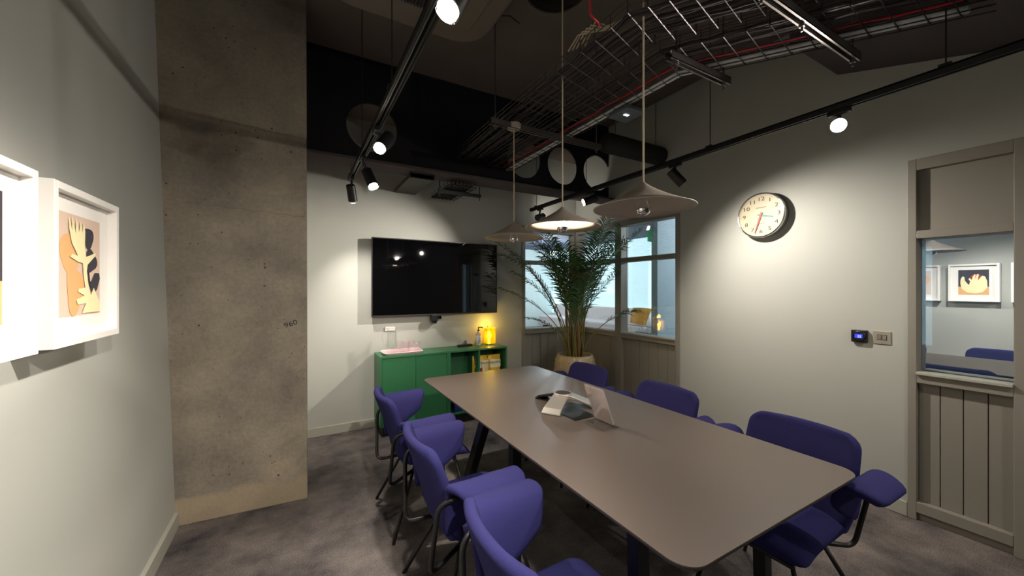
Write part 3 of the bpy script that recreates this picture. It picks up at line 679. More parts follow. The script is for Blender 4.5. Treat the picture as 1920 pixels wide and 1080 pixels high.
# more spots of the same tracks behind the viewer (seen as highlights in the television)
spot(LX, -0.55, (-0.15, 3.0, 0.2), 170, 'track spotlight behind the viewer on the left track', 70, 0.10)
spot(LX, -2.6, (-0.66, -2.0, 0.7), 60, 'track spotlight far behind the viewer on the left track', 100, 0.10)
spot(RX, -0.60, (2.6, 2.0, 0.1), 45, 'track spotlight behind the viewer on the clock side track', 90, 0.10)
spot(RX, -2.95, (0.6, 1.5, 0.6), 60, 'track spotlight far behind the viewer on the clock side track', 80, 0.10)

# ================================================================== PENDANTS
def pendant(x, y, r, ztop, lab, lit):
    zr = 1.825
    t = thing('cone_pendant', (x, y, zr), lab, 'pendant lamp', 'wide cone pendants over the table')
    prof = [(0.006, 0.120), (0.012, 0.114), (0.035, 0.096), (0.075, 0.071), (0.125, 0.044), (0.175, 0.021), (r, 0.0)]
    m = MB().lathe(prof, 64, (x, y, zr)); m.build('shade', M['shade'], t, smooth=True, solid=0.004)
    MB().tube([(x, y, zr + 0.11), (x, y, ztop - 0.02)], 0.0042, 8).build('cord', M['cord'], t)
    MB().lathe([(0.0, 0), (0.044, 0), (0.05, 0.004), (0.052, 0.038), (0.0, 0.038)], 32, (x, y, ztop - 0.038)).build('ceiling_rose', M['shade'], t, smooth=False)
    MB().lathe([(0.0, 0.10), (0.016, 0.10), (0.016, 0.045), (0.0, 0.045)], 16, (x, y, zr)).build('lampholder', M['shade'], t)
    b = Vector((x, y, zr - 0.0))
    MB().lathe([(0.013, 0.046), (0.018, 0.036), (0.029, 0.018), (0.032, 0.0)], 24, b).build('bulb', M['bulblit'] if lit else M['clear'], t, smooth=True)
    cap = MB().lathe([(0.0325, 0.0), (0.0325, -0.006), (0.028, -0.02), (0.018, -0.029), (0.0, -0.033)], 24, b)
    cap.build('mirror_crown', M['chrome'], t, smooth=True)
    if lit:
        ld = bpy.data.lights.new('pendant_lamp', 'POINT'); ld.energy = 52; ld.color = (1, 0.82, 0.6); ld.shadow_soft_size = 0.03
        lo = bpy.data.objects.new('pendant_lamp', ld); COL.objects.link(lo); lo.parent = t; lo.location = (0, 0, 0.035)
    return t
pendant(1.38, 2.40, 0.215, 2.665, 'unlit cone pendant farthest from the viewer, hung from a pale rose', False)
pendant(1.38, 1.815, 0.225, ZC, 'lit cone pendant in the middle of the three, glowing white inside', True)
pendant(1.38, 1.206, 0.225, ZC, 'unlit cone pendant nearest the viewer with a mirrored bulb', False)

# ================================================================== TELEVISION
tv = thing('television', (1.38, 4.1, 1.16), 'large black wall-mounted television', 'television')
x0, x1, z0, z1 = 0.655, 2.10, 1.16, 1.985
MB().box(x0, x1, 4.075, 4.11, z0, z1).build('housing', M['blackpl'], tv, bevel=0.004)
MB().box(x0 + 0.010, x1 - 0.010, 4.071, 4.0745, z0 + 0.016, z1 - 0.010).build('screen', M['screen'], tv)
m = MB().box(x0, x1, 4.066, 4.076, z1 - 0.006, z1).box(x0, x1, 4.066, 4.076, z0, z0 + 0.012).box(x0, x0 + 0.006, 4.066, 4.076, z0, z1).box(x1 - 0.006, x1, 4.066, 4.076, z0, z1)
m.build('bezel', mat('dark_bezel', srgb(70, 66, 64), 0.35, 0.6, noise=0.02), tv)
MB().box(1.1, 1.65, 4.11, 4.148, 1.35, 1.8).build('wall_bracket', M['black'], tv)
cm = thing('conference_camera', (1.32, 4.08, 1.12), 'small black conference camera hanging under the television', 'camera')
MB().box(1.275, 1.345, 4.03, 4.10, 1.09, 1.165).build('body', M['blackpl'], cm, bevel=0.008)
MB().box(1.345, 1.385, 4.02, 4.09, 1.115, 1.16).build('side_block', M['grille'], cm, bevel=0.006)
MB().lathe([(0.0, 0), (0.018, 0), (0.018, 0.012), (0.013, 0.016), (0.0, 0.016)], 20, (1.362, 4.02, 1.138), (0, -1, 0)).build('lens', M['screen'], cm)
MB().box(1.295, 1.34, 4.045, 4.095, 1.065, 1.09).build('foot', M['blackpl'], cm, bevel=0.006)
# cable on the wall
so = thing('wall_socket', (0.86, 4.14, 1.02), 'small white wall socket above the pink tray', 'socket')
MB().box(0.80, 0.905, 4.138, 4.15, 1.0, 1.045).build('plate', M['white'], so, bevel=0.003)
m = MB().box(0.815, 0.835, 4.134, 4.138, 1.012, 1.03).box(0.85, 0.87, 4.134, 4.138, 1.012, 1.03); m.build('switches', M['white'], so)

# ================================================================== GREEN CABINETS
def unit(x0, x1, lab, doors):
    t = thing('cabinet', ((x0 + x1) / 2, 3.96, 0), lab, 'cabinet', 'green low cabinets along the television wall')
    y0, y1, zb, zt, th = 3.80, 4.13, 0.10, 0.787, 0.018
    MB().box(x0, x1, y0, y1, zt - th, zt).build('top', M['green'], t, bevel=0.001)
    MB().box(x0, x1, y0, y1, zb, zb + th).build('bottom', M['green'], t, bevel=0.001)
    MB().box(x0, x0 + th, y0, y1, zb + th, zt - th).build('side', M['green'], t, bevel=0.001)
    MB().box(x1 - th, x1, y0, y1, zb + th, zt - th).build('side', M['green'], t, bevel=0.001)
    MB().box(x0 + th, x1 - th, y1 - 0.012, y1, zb + th, zt - th).build('back', M['greenin'], t)
    MB().box(x0 + 0.03, x1 - 0.03, y0 + 0.04, y1, 0, zb).build('plinth', M['black'], t)
    xm = (x0 + x1) / 2
    if doors:
        for (a, b) in ((x0 + th + 0.002, xm - 0.0015), (xm + 0.0015, x1 - th - 0.002)):
            MB().box(a, b, y0 + 0.006, y0 + 0.024, zb + th + 0.002, zt - th - 0.004).build('door', M['green'], t, bevel=0.0015)
    else:
        MB().box(xm - th / 2, xm + th / 2, y0, y1 - 0.012, zb + th, zt - th).build('divider', M['green'], t, bevel=0.001)
        MB().box(x0 + th, xm - th / 2, y0 + 0.01, y1 - 0.012, 0.43, 0.43 + th).build('shelf', M['greenin'], t)
        MB().box(xm + th / 2, x1 - th, y0 + 0.01, y1 - 0.012, 0.43, 0.43 + th).build('shelf', M['greenin'], t)
    return t
unit(0.69, 1.388, 'green cabinet with two closed doors under the television', True)
unit(1.39, 2.095, 'green open shelf cabinet holding the snack bags', False)
# snack bags
def bag(c, w, h, lab, red):
    x, y, z = c
    t = thing('snack_bag', (x, y, z), lab, 'snack bag', 'yellow snack bags on the green shelf')
    n, mb = 8, MB()
    for sgn in (-1, 1):
        vs = []
        for i in range(n + 1):
            for j in range(n + 1):
                a, b = i / n * 2 - 1, j / n * 2 - 1
                puff = (1 - abs(a) ** 2.5) * (1 - abs(b) ** 4) * 0.035
                vs.append((x + a * w / 2, y + sgn * puff, z + (b + 1) / 2 * h))
        mb.add(vs, [(i * (n + 1) + j, i * (n + 1) + j + 1, (i + 1) * (n + 1) + j + 1, (i + 1) * (n + 1) + j) for i in range(n) for j in range(n)])
    mb.build('pouch', M['bagy'], t, smooth=True)
    MB().box(x - w / 2, x + w / 2, y - 0.003, y + 0.003, z + h - 0.012, z + h + 0.004).build('top_seal', M['bagy'], t)
    m = MB().prism([(x + a, y - 0.037, z + h * 0.62 + b) for a, b in rrect(-w * 0.42, w * 0.42, -0.045, 0.045, 0.012, 3)], (0, -0.001, 0)); m.build('label_panel', M['bagcream'], t)
    text_mesh('lettering', 'PROPER', M['numeral'], w * 0.24, (x, y - 0.0385, z + h * 0.66), (1, 0, 0), (0, 0, 1), t, 0.0004, 1.0)
    m = MB().prism([(x + a, y - 0.034, z + h * 0.3 + b) for a, b in rrect(-w * 0.36, w * 0.36, -0.04, 0.035, 0.015, 3)], (0, -0.001, 0)); m.build('lower_print', M['bagred'] if red else (M['bagcream'] if red is None else M['bagy']), t)
bag((1.79, 3.93, 0.449), 0.15, 0.235, 'yellow snack bag with red lower print, leftmost on the green shelf', True)
bag((1.865, 3.915, 0.449), 0.13, 0.235, 'yellow snack bag in the middle of the three on the green shelf', None)
bag((1.965, 3.885, 0.449), 0.16, 0.24, 'frontmost yellow snack bag, rightmost on the green shelf', False)
bb = thing('blue_folder_box', (1.55, 3.95, 0.118), 'blue paper box on the lower green shelf', 'box')
MB().box(1.47, 1.70, 3.84, 4.08, 0.119, 0.33).build('carton', M['bluebox'], bb, bevel=0.003)
MB().box(1.465, 1.705, 3.835, 4.085, 0.29, 0.335).build('lid', M['bluebox'], bb, bevel=0.003)
# tray with glasses and jug
tr = thing('serving_tray', (0.96, 3.94, 0.788), 'pink melamine tray with pale rim on the green cabinet', 'tray')
m = MB(); out = rrect(0.735, 1.13, 3.83, 4.07, 0.05, 6); inn = rrect(0.75, 1.115, 3.845, 4.055, 0.04, 6); n = len(out)
m.add([(x, y, 0.79) for x, y in inn] + [(x, y, 0.81) for x, y in out], [(j, (j + 1) % n, n + (j + 1) % n, n + j) for j in range(n)] + [tuple(range(n))])
m.build('dish', M['pink'], tr, solid=0.004)
m = MB().tube([(x, y, 0.811) for x, y in out + out[:1]], 0.0035, 6); m.build('rim', M['white'], tr, smooth=True)
def tumbler(x, y, lab):
    t = thing('drinking_glass', (x, y, 0.795), lab, 'glass', 'clear tumblers on the pink tray')
    MB().lathe([(0.0, 0.0), (0.028, 0.0), (0.030, 0.005), (0.034, 0.105), (0.032, 0.105), (0.028, 0.010), (0.0, 0.010)], 24, (x, y, 0.795)).build('tumbler', M['clear'], t, smooth=True)
    MB().lathe([(0.034, 0.104), (0.035, 0.106), (0.033, 0.108), (0.032, 0.106)], 24, (x, y, 0.795)).build('rim', M['crystal'], t, smooth=True)
for (x, y, lab) in ((0.93, 3.98, 'clear tumbler at the back left of the pink tray'), (0.97, 3.90, 'clear tumbler at the front left of the pink tray'), (1.03, 3.99, 'clear tumbler at the back middle of the pink tray'), (1.075, 3.91, 'clear tumbler at the front right of the pink tray')):
    tumbler(x, y, lab)
jg = thing('glass_jug', (0.835, 3.96, 0.795), 'tall clear glass jug at the left end of the pink tray', 'jug')
MB().lathe([(0.0, 0.0), (0.05, 0.0), (0.055, 0.01), (0.056, 0.08), (0.050, 0.18), (0.052, 0.235), (0.060, 0.25), (0.058, 0.25), (0.049, 0.235), (0.047, 0.18), (0.052, 0.08), (0.05, 0.012), (0.0, 0.01)], 28, (0.835, 3.96, 0.795)).build('vessel', M['clear'], jg, smooth=True)
MB().tube([(0.785, 3.96, 1.02), (0.745, 3.96, 1.01), (0.735, 3.96, 0.96), (0.755, 3.96, 0.89), (0.785, 3.96, 0.87)], 0.006, 8).build('handle', M['clear'], jg, smooth=True)
# remote with a stand
rm = thing('remote_control', (1.67, 4.05, 0.788), 'black remote control lying on the green open cabinet', 'remote control')
MB().box(1.58, 1.76, 4.02, 4.07, 0.789, 0.808).build('casing', M['blackpl'], rm, bevel=0.006)
m = MB()
for k in range(6):
    for j in range(2): m.box(1.60 + 0.025 * k, 1.612 + 0.025 * k, 4.03 + 0.018 * j, 4.04 + 0.018 * j, 0.808, 0.8105)
m.build('buttons', M['grille'], rm)
ck = thing('small_figurine', (1.70, 4.10, 0.788), 'small grey folded card behind the remote control', 'card')
m = MB().prism([(1.68, 4.10, 0.789), (1.725, 4.10, 0.789), (1.715, 4.10, 0.845), (1.695, 4.10, 0.85)], (0, 0.003, 0)); m.build('card', M['devgrey'], ck)
# pump bottle
pb = thing('pump_bottle', (1.846, 4.05, 0.788), 'pump bottle with a white label beside the yellow lamp', 'bottle')
MB().lathe([(0.0, 0.0), (0.030, 0.0), (0.033, 0.006), (0.033, 0.125), (0.026, 0.145), (0.013, 0.155), (0.013, 0.165), (0.0, 0.165)], 24, (1.846, 4.05, 0.788)).build('flask', mat('clear_bottle_plastic', srgb(220, 205, 170), 0.25, noise=0.01), pb, smooth=True)
MB().lathe([(0.0335, 0.02), (0.0338, 0.02), (0.0338, 0.115), (0.0335, 0.115)], 24, (1.846, 4.05, 0.788)).build('label', M['label'], pb, smooth=True)
m = MB()
for k in range(4): m.box(1.832, 1.860, 4.0152, 4.0158, 0.83 + 0.015 * k, 0.836 + 0.015 * k)
m.build('label_print', M['labelblue'], pb)
m = MB().lathe([(0.0, 0.165), (0.014, 0.165), (0.014, 0.18), (0.006, 0.182), (0.006, 0.205), (0.0, 0.205)], 16, (1.846, 4.05, 0.788)); m.tube([(1.84, 4.05, 0.996), (1.885, 4.035, 0.996), (1.895, 4.03, 0.986)], 0.006, 8); m.build('pump', M['blackpl'], pb)
# yellow lamp: amber acrylic box around a bulb
yl = thing('table_lamp', (1.975, 4.03, 0.788), 'small lit yellow acrylic lamp on the green open cabinet', 'table lamp')
MB().box(1.935, 2.035, 3.985, 4.075, 0.788, 0.803).build('base', M['chrome'], yl, bevel=0.002)
m = MB()
pts = rrect(1.928, 2.042, 3.978, 4.082, 0.02, 5); n = len(pts)
m.add([(x, y, 0.803) for x, y in pts] + [(x, y, 0.985) for x, y in pts], [(j, (j + 1) % n, n + (j + 1) % n, n + j) for j in range(n)])
m.build('shade', M['amber'], yl, smooth=True, solid=0.004)
MB().lathe([(0.0, 0.0), (0.012, 0.0), (0.012, 0.05), (0.024, 0.075), (0.026, 0.1), (0.015, 0.125), (0.0, 0.13)], 20, (1.975, 4.03, 0.803)).build('bulb', M['bulblit'], yl, smooth=True)
ld = bpy.data.lights.new('lamp_glow', 'POINT'); ld.energy = 1.6; ld.color = (1, 0.65, 0.08); ld.shadow_soft_size = 0.03
lo = bpy.data.objects.new('lamp_glow', ld); COL.objects.link(lo); lo.parent = yl; lo.location = (0.01, 0.0, 0.225)
MB().tube([(2.03, 4.07, 0.792), (2.06, 4.10, 0.80), (2.03, 4.13, 0.95), (2.0, 4.14, 1.0)], 0.003, 6).build('flex', M['black'], yl)

# ================================================================== TABLE
tb = thing('conference_table', (1.385, 1.77, 0), 'long grey conference table with rounded corners', 'table')
TX0, TX1, TY0, TY1, TT = 0.855, 1.905, 0.60, 2.95, 0.74
pts = rrect(TX0, TX1, TY0, TY1, 0.07, 8)
MB().prism([(x, y, TT - 0.004) for x, y in pts], (0, 0, 0.004)).build('top_surface', M['table'], tb)
pin = rrect(TX0 + 0.03, TX1 - 0.03, TY0 + 0.03, TY1 - 0.03, 0.05, 8); n = len(pts)
m = MB(); m.add([(x, y, TT - 0.0045) for x, y in pts] + [(x, y, TT - 0.010) for x, y in pts] + [(x, y, TT - 0.026) for x, y in pin],
      [(j, (j + 1) % n, n + (j + 1) % n, n + j) for j in range(n)] + [(n + j, n + (j + 1) % n, 2 * n + (j + 1) % n, 2 * n + j) for j in range(n)] + [tuple(range(2 * n, 3 * n)), tuple(range(n - 1, -1, -1))])
m.build('chamfered_edge', M['tedge'], tb)
m = MB().box(1.0, 1.76, 2.03, 2.09, 0.685, 0.714).box(1.0, 1.76, 0.87, 0.93, 0.685, 0.714).box(1.0, 1.76, 1.70, 1.76, 0.685, 0.714).box(1.06, 1.10, 0.8, 2.2, 0.685, 0.713).box(1.66, 1.70, 0.8, 2.2, 0.685, 0.713)
m.build('underframe', M['black'], tb)
for x in (1.0, 1.76):
    MB().bar((x, 2.06, 0.70), (x, 2.45, 0.0), 0.05, 0.06, (0, 1, 0)).build('leg', M['black'], tb)
    MB().bar((x, 1.73, 0.70), (x, 1.73, 0.0), 0.05, 0.05, (0, 1, 0)).build('leg', M['black'], tb)
    MB().bar((x, 0.90, 0.70), (x, 0.88, 0.0), 0.05, 0.05, (0, 1, 0)).build('leg', M['black'], tb)
# floor outlet strip
fo = thing('floor_outlet_strip', (1.17, 1.84, 0), 'flat metal outlet strip on the carpet under the table', 'outlet strip')
MB().box(1.02, 1.34, 1.86, 1.92, 0.0, 0.008).build('lid', M['steel'], fo, bevel=0.002)
MB().box(1.12, 1.16, 1.87, 1.91, 0.008, 0.012).build('socket', M['black'], fo); MB().box(1.20, 1.24, 1.87, 1.91, 0.008, 0.012).build('socket', M['black'], fo)

# conference phone: three-armed silver body
ph = thing('conference_phone', (1.41, 1.85, TT), 'silver three-legged conference phone on the table', 'conference phone')
c0 = Vector((1.41, 1.85)); hub_z = 0.815
def arm(ang, ln, wd, m1, lab=None):
    d = Vector((math.cos(ang), math.sin(ang))); s = Vector((-d.y, d.x))
    prof = [(0.0, hub_z), (0.05, hub_z - 0.004), (0.085, hub_z - 0.016), (ln - 0.03, TT + 0.03), (ln, TT + 0.008), (ln, TT + 0.001)]
    mb = MB(); vs = []
    for (r, z) in prof:
        hw = wd * (0.42 + 0.12 * r / ln)
        for q in (-1, 1):
            p = c0 + d * r + s * q * hw; vs.append((p.x, p.y, z))
    under = [(ln - 0.012, TT + 0.001), (ln - 0.035, TT + 0.018), (0.082, hub_z - 0.030), (0.0, hub_z - 0.022)]
    for (r, z) in under:
        hw = wd * (0.42 + 0.12 * r / ln)
        for q in (-1, 1):
            p = c0 + d * r + s * q * hw; vs.append((p.x, p.y, z))
    k = len(prof) + len(under)
    fs = [(2 * i, 2 * i + 1, 2 * ((i + 1) % k) + 1, 2 * ((i + 1) % k)) for i in range(k)]
    fs += [tuple(2 * i for i in range(k)), tuple(2 * i + 1 for i in range(k))]
    mb.add(vs, fs); return mb.build('arm', m1, ph, bevel=0.004)
arm(math.radians(212), 0.20, 0.105, M['silver'])
arm(math.radians(-35), 0.19, 0.105, M['silver'])
arm(math.radians(95), 0.21, 0.10, M['blackpl'])
MB().lathe([(0.0, -0.03), (0.05, -0.03), (0.056, -0.005), (0.056, 0.002), (0.052, 0.007), (0.047, 0.004)], 32, (c0.x, c0.y, hub_z)).build('hub_ring', M['silver'], ph, smooth=True)
MB().disc((c0.x, c0.y, hub_z + 0.0045), (0, 0, 1), 0.047, 32).build('speaker_mesh', M['grille'], ph)
e = Vector((math.cos(math.radians(212)), math.sin(math.radians(212))))
MB().disc((c0.x + e.x * 0.13, c0.y + e.y * 0.13, 0.7825), (-0.3 * -e.x, -0.3 * -e.y, 1), 0.010, 16).build('badge', M['white'], ph)
# black pad under the phone
tag(MB().box(1.30, 1.455, 1.60, 1.80, TT, TT + 0.003).build('desk_pad', M['blackpl'], bevel=0.001), 'black rectangular pad lying beside the conference phone', 'pad')
# acrylic sign holder
sh = thing('sign_holder', (1.405, 1.485, TT), 'slanted clear acrylic sign holder with a pale card on the table', 'sign holder')
A, B, top = Vector((1.405, 1.557, TT + 0.01)), Vector((1.405, 1.412, TT + 0.01)), Vector((-0.078, 0, 0.200))
nrm = Vector((top.z, 0, -top.x)).normalized()
def slab(u0, u1, v0, v1, d0, d1, name, m, p):
    q = [A + (B - A) * u + top * v for u, v in ((u0, v0), (u1, v0), (u1, v1), (u0, v1))]
    return MB().prism([p_ + nrm * d0 for p_ in q], nrm * (d1 - d0)).build(name, m, p)
slab(0, 1, 0, 1, 0.002, 0.004, 'front_sheet', M['acrylic'], sh); slab(0, 1, 0, 1, -0.004, -0.002, 'back_sheet', M['acrylic'], sh)
cdx = slab(0.03, 0.97, 0.03, 0.97, -0.001, 0.001, 'card', M['paper'], sh)
slab(0.16, 0.84, 0.70, 0.86, 0.0011, 0.0014, 'print', M['blush'], cdx); slab(0.16, 0.84, 0.10, 0.64, 0.0011, 0.0014, 'print', M['blush'], cdx)
m = MB().prism([(1.405, 1.557, TT + 0.010), (1.405, 1.557, TT + 0.013), (1.33, 1.557, TT + 0.013), (1.325, 1.557, TT + 0.001), (1.33, 1.557, TT + 0.001), (1.335, 1.557, TT + 0.010)], (0, -0.145, 0)); m.build('foot', M['acrylic'], sh)
m = MB().prism([(1.400, 1.557, TT + 0.001), (1.440, 1.557, TT + 0.001), (1.440, 1.557, TT + 0.004), (1.409, 1.557, TT + 0.004), (1.409, 1.557, TT + 0.013), (1.400, 1.557, TT + 0.013)], (0, -0.145, 0)); m.build('front_lip', M['acrylic'], sh)

# ================================================================== CHAIRS
def make_chair(lab):
    t = thing('armchair', (0, 0, 0), lab, 'chair', 'blue upholstered armchairs around the table')
    # seat : rounded block, front edge rolled down
    nx, ny = 10, 10; m = MB(); top, bot = [], []
    for i in range(nx + 1):
        fx = i / nx; x = -0.22 + 0.43 * fx
        for j in range(ny + 1):
            fy = j / ny * 2 - 1; hw = 0.225 + 0.01 * fx
            edge = (1 - abs(fy) ** 6)
            zt = 0.445 + 0.02 * edge - 0.05 * max(0, (fx - 0.75) / 0.25) ** 2 - 0.012 * (1 - fx)
            zb = 0.385 - 0.0 * fx + 0.03 * (1 - edge) - 0.015 * max(0, (fx - 0.6) / 0.4)
            top.append((x, fy * hw, zt)); bot.append((x, fy * hw * 0.97, zb))
    W = ny + 1
    fs = [(i * W + j, (i + 1) * W + j, (i + 1) * W + j + 1, i * W + j + 1) for i in range(nx) for j in range(ny)]
    nT = len(top); fb = [tuple(nT + q for q in reversed(f)) for f in fs]
    brd = [i * W for i in range(nx + 1)] + [nx * W + j for j in range(1, ny + 1)] + [i * W + ny for i in range(nx - 1, -1, -1)] + [j for j in range(ny - 1, 0, -1)]
    sd = [(brd[k], brd[(k + 1) % len(brd)], nT + brd[(k + 1) % len(brd)], nT + brd[k]) for k in range(len(brd))]
    m.add(top + bot, fs + fb + sd)
    m.build('seat', M['fabric'], t, smooth=True, world=False, subsurf=1)
    # backrest : rounded panel, gently wrapped
    m = MB(); N1, N2 = 14, 12; vs = []
    for k in range(N2 + 1):
        v = k / N2; z = 0.40 + 0.405 * v
        xb = -0.205 - 0.10 * v - 0.028 * v * v
        hw = 0.246 - 0.012 * v
        rc = 0.05; zc = 0.805 - rc
        if z > zc: hw -= rc - math.sqrt(max(0, rc * rc - (z - zc) ** 2))
        if v < 0.25: hw -= 0.03 * (1 - v / 0.25)
        for j in range(N1 + 1):
            a = j / N1 * 2 - 1; vs.append((xb + 0.045 * abs(a) ** 2.2, a * hw, z))
    m.add(vs, [(k * (N1 + 1) + j, k * (N1 + 1) + j + 1, (k + 1) * (N1 + 1) + j + 1, (k + 1) * (N1 + 1) + j) for k in range(N2) for j in range(N1)])
    m.build('backrest', M['fabric'], t, smooth=True, world=False, solid=0.040, subsurf=1)
    # arms : panels that rise from the seat sides and roll outward to a flat lip
    prof = [(0.395, 0.684), (0.380, 0.696), (0.350, 0.703), (0.315, 0.705), (0.284, 0.697), (0.262, 0.668), (0.246, 0.620), (0.232, 0.570), (0.226, 0.525), (0.222, 0.485), (0.216, 0.445)]
    for sgn in (-1, 1):
        m = MB(); vs = []; ns = 12; npf = len(prof)
        for i in range(ns + 1):
            s = i / ns
            for p in range(npf):
                f = p / (npf - 1); lim = 1.0 - 0.34 * s ** 1.2; fp = f * lim * (npf - 1)
                k = min(int(fp), npf - 2); q = fp - k
                y = prof[k][0] * (1 - q) + prof[k + 1][0] * q; z = prof[k][1] * (1 - q) + prof[k + 1][1] * q
                lip = max(0, (0.36 - f) / 0.36)
                xs = -0.245 - 0.02 * (z - 0.45) / 0.25 + 0.045 * lip + 0.0
                xe = 0.055 - 0.02 * lip ** 2 - 0.10 * max(0, f - 0.6)
                if s > 0.8: y -= 0.014 * lip * ((s - 0.8) / 0.2) ** 2
                if s < 0.2: y -= 0.035 * lip * ((0.2 - s) / 0.2) ** 2
                vs.append((xs + (xe - xs) * s, sgn * y, z - 0.028 * (1 - f) + 0.006 * s * (1 - f)))
        m.add(vs, [(i * npf + p, i * npf + p + 1, (i + 1) * npf + p + 1, (i + 1) * npf + p) for i in range(ns) for p in range(npf - 1)])
        m.build('armrest', M['fabric'], t, smooth=True, world=False, solid=0.034, subsurf=1)
    # frame tubes behind the back
    def arc(a, b, c, r=0.05, n=5):
        a, b, c = Vector(a), Vector(b), Vector(c); p = b + (a - b).normalized() * r; q = b + (c - b).normalized() * r
        return [p * (1 - u) ** 2 + b * 2 * u * (1 - u) + q * u * u for u in [k / n for k in range(n + 1)]]
    for sgn in (-1, 1):
        P0, P1, P2, P3 = (-0.17, sgn * 0.30, 0.645), (-0.285, sgn * 0.265, 0.615), (-0.30, sgn * 0.20, 0.30), (-0.12, sgn * 0.12, 0.335)
        MB().tube([P0] + arc(P0, P1, P2, 0.045) + arc(P1, P2, P3, 0.05) + [P3], 0.0105, 8).build('frame_tube', M['black'], t, smooth=True, world=False)
    for (x, y, xf, yf) in ((-0.12, -0.12, -0.29, -0.27), (-0.12, 0.12, -0.29, 0.27), (0.12, -0.13, 0.20, -0.25), (0.12, 0.13, 0.20, 0.25)):
        MB().tube([(x, y, 0.39), (xf, yf, 0.0)], 0.0095, 8).build('leg', M['black'], t, smooth=True, world=False)
    MB().tube([(-0.12, -0.12, 0.335), (-0.12, 0.12, 0.335)], 0.009, 8).build('stretcher', M['black'], t, world=False)
    MB().tube([(0.135, -0.155, 0.33), (0.135, 0.155, 0.33)], 0.009, 8).build('stretcher', M['black'], t, world=False)
    return t
c1 = make_chair('blue armchair nearest the viewer on the pictures side, cut by the bottom edge')
LCX, RCX = 0.76, 1.87
spots_c = [(LCX, 0.91, 0, None), (LCX, 1.68, 0, 'blue armchair in the middle of the row on the pictures side'),
           (LCX, 2.46, 0, 'blue armchair in front of the green cabinet doors'),
           (RCX, 0.91, math.pi, 'blue armchair nearest the panelled side window'),
           (RCX, 1.68, math.pi, 'blue armchair in the middle of the row on the clock side'),
           (RCX, 2.46, math.pi, 'blue armchair in front of the palm pot')]
for i, (x, y, rz, lab) in enumerate(spots_c):
    o = c1 if i == 0 else copy_tree(c1)
    o.location = (x, y, 0); o.rotation_euler = (0, 0, rz)
    if lab: o['label'] = lab

# ================================================================== PICTURES ON THE LEFT WALL
def picture(y0, y1, z0, z1, lab, shapes, ground):
    xw = xl((z0 + z1) / 2) ; xf = -0.600
    t = thing('framed_picture', (xw, (y0 + y1) / 2, z0), lab, 'picture', 'white framed pictures on the left wall')
    fw = 0.022; m = MB()
    xb = xl(z0) - 0.0
    m.box(xb - 0.005, xf, y0, y0 + fw, z0, z1).box(xb - 0.005, xf, y1 - fw, y1, z0, z1).box(xb - 0.005, xf, y0 + fw, y1 - fw, z0, z0 + fw).box(xb - 0.005, xf, y0 + fw, y1 - fw, z1 - fw, z1)
    m.build('frame', M['white'], t, bevel=0.0015)
    MB().box(xf - 0.030, xf - 0.026, y0 + fw, y1 - fw, z0 + fw, z1 - fw).build('mount', M['mount'], t)
    ay0, ay1, az0, az1 = y0 + 0.085, y1 - 0.085, z0 + 0.085, z1 - 0.075
    xa = xf - 0.0255
    pr = MB().box(xa - 0.001, xa, ay0, ay1, az0, az1).build('art_print', M[ground], t)
    for k, (mm, pl) in enumerate(shapes):
        pts = [(xa + 0.0006 + 0.0005 * k, ay0 + (ay1 - ay0) * u, az0 + (az1 - az0) * v) for u, v in pl]
        MB().poly(pts).build('cut_out', M[mm], pr)
def blob(cx, cy, rx, ry, n=20, ph=0, wob=0.0, k=3):
    return [(cx + rx * (1 + wob * math.sin(k * a + ph)) * math.cos(a), cy + ry * (1 + wob * math.sin(k * a + ph)) * math.sin(a)) for a in [2 * math.pi * j / n for j in range(n)]]
handA = [(0.50, 0.02), (0.98, 0.02), (0.97, 0.12), (0.80, 0.28), (0.72, 0.20), (0.66, 0.30), (0.62, 0.45), (0.64, 0.52), (0.84, 0.62), (0.86, 0.66), (0.70, 0.62), (0.60, 0.60), (0.57, 0.68), (0.58, 0.86), (0.54, 0.96), (0.51, 0.84),
         (0.47, 0.97), (0.43, 0.84), (0.36, 0.98), (0.35, 0.82), (0.26, 0.99), (0.27, 0.84), (0.20, 0.97), (0.20, 0.86), (0.26, 0.72), (0.40, 0.60), (0.27, 0.61), (0.22, 0.58), (0.40, 0.54), (0.52, 0.53), (0.54, 0.40), (0.58, 0.28), (0.42, 0.27), (0.40, 0.24), (0.56, 0.20), (0.36, 0.16), (0.40, 0.11), (0.60, 0.12)]
pic2 = [('peach', blob(0.26, 0.62, 0.24, 0.20, wob=0.08)), ('peach', blob(0.36, 0.26, 0.20, 0.24, wob=0.15, ph=1)), ('ink', blob(0.68, 0.80, 0.13, 0.11, wob=0.12)), ('ink', blob(0.74, 0.56, 0.15, 0.12, wob=0.15, ph=2)),
        ('ink', [(0.62, 0.50), (0.68, 0.46), (0.66, 0.36), (0.72, 0.28), (0.78, 0.20), (0.90, 0.26), (0.98, 0.38), (0.96, 0.44), (0.84, 0.44), (0.76, 0.36), (0.70, 0.34)]), ('cream', handA)]
pic1 = [('ink', [(0, 0.33), (1, 0.33), (1, 1), (0, 1)]), ('red', blob(0.42, 0.72, 0.17, 0.10)),
        ('cream', [(0.05, 0.30), (0.20, 0.12), (0.45, 0.06), (0.70, 0.10), (0.88, 0.24), (0.93, 0.45), (0.92, 0.62), (0.86, 0.74), (0.79, 0.72), (0.78, 0.58), (0.70, 0.46), (0.64, 0.40), (0.60, 0.55), (0.66, 0.62), (0.62, 0.68), (0.55, 0.60), (0.52, 0.72), (0.46, 0.82), (0.42, 0.80), (0.46, 0.60), (0.38, 0.82), (0.32, 0.82), (0.36, 0.58), (0.26, 0.70), (0.22, 0.76), (0.12, 0.72), (0.06, 0.55)])]
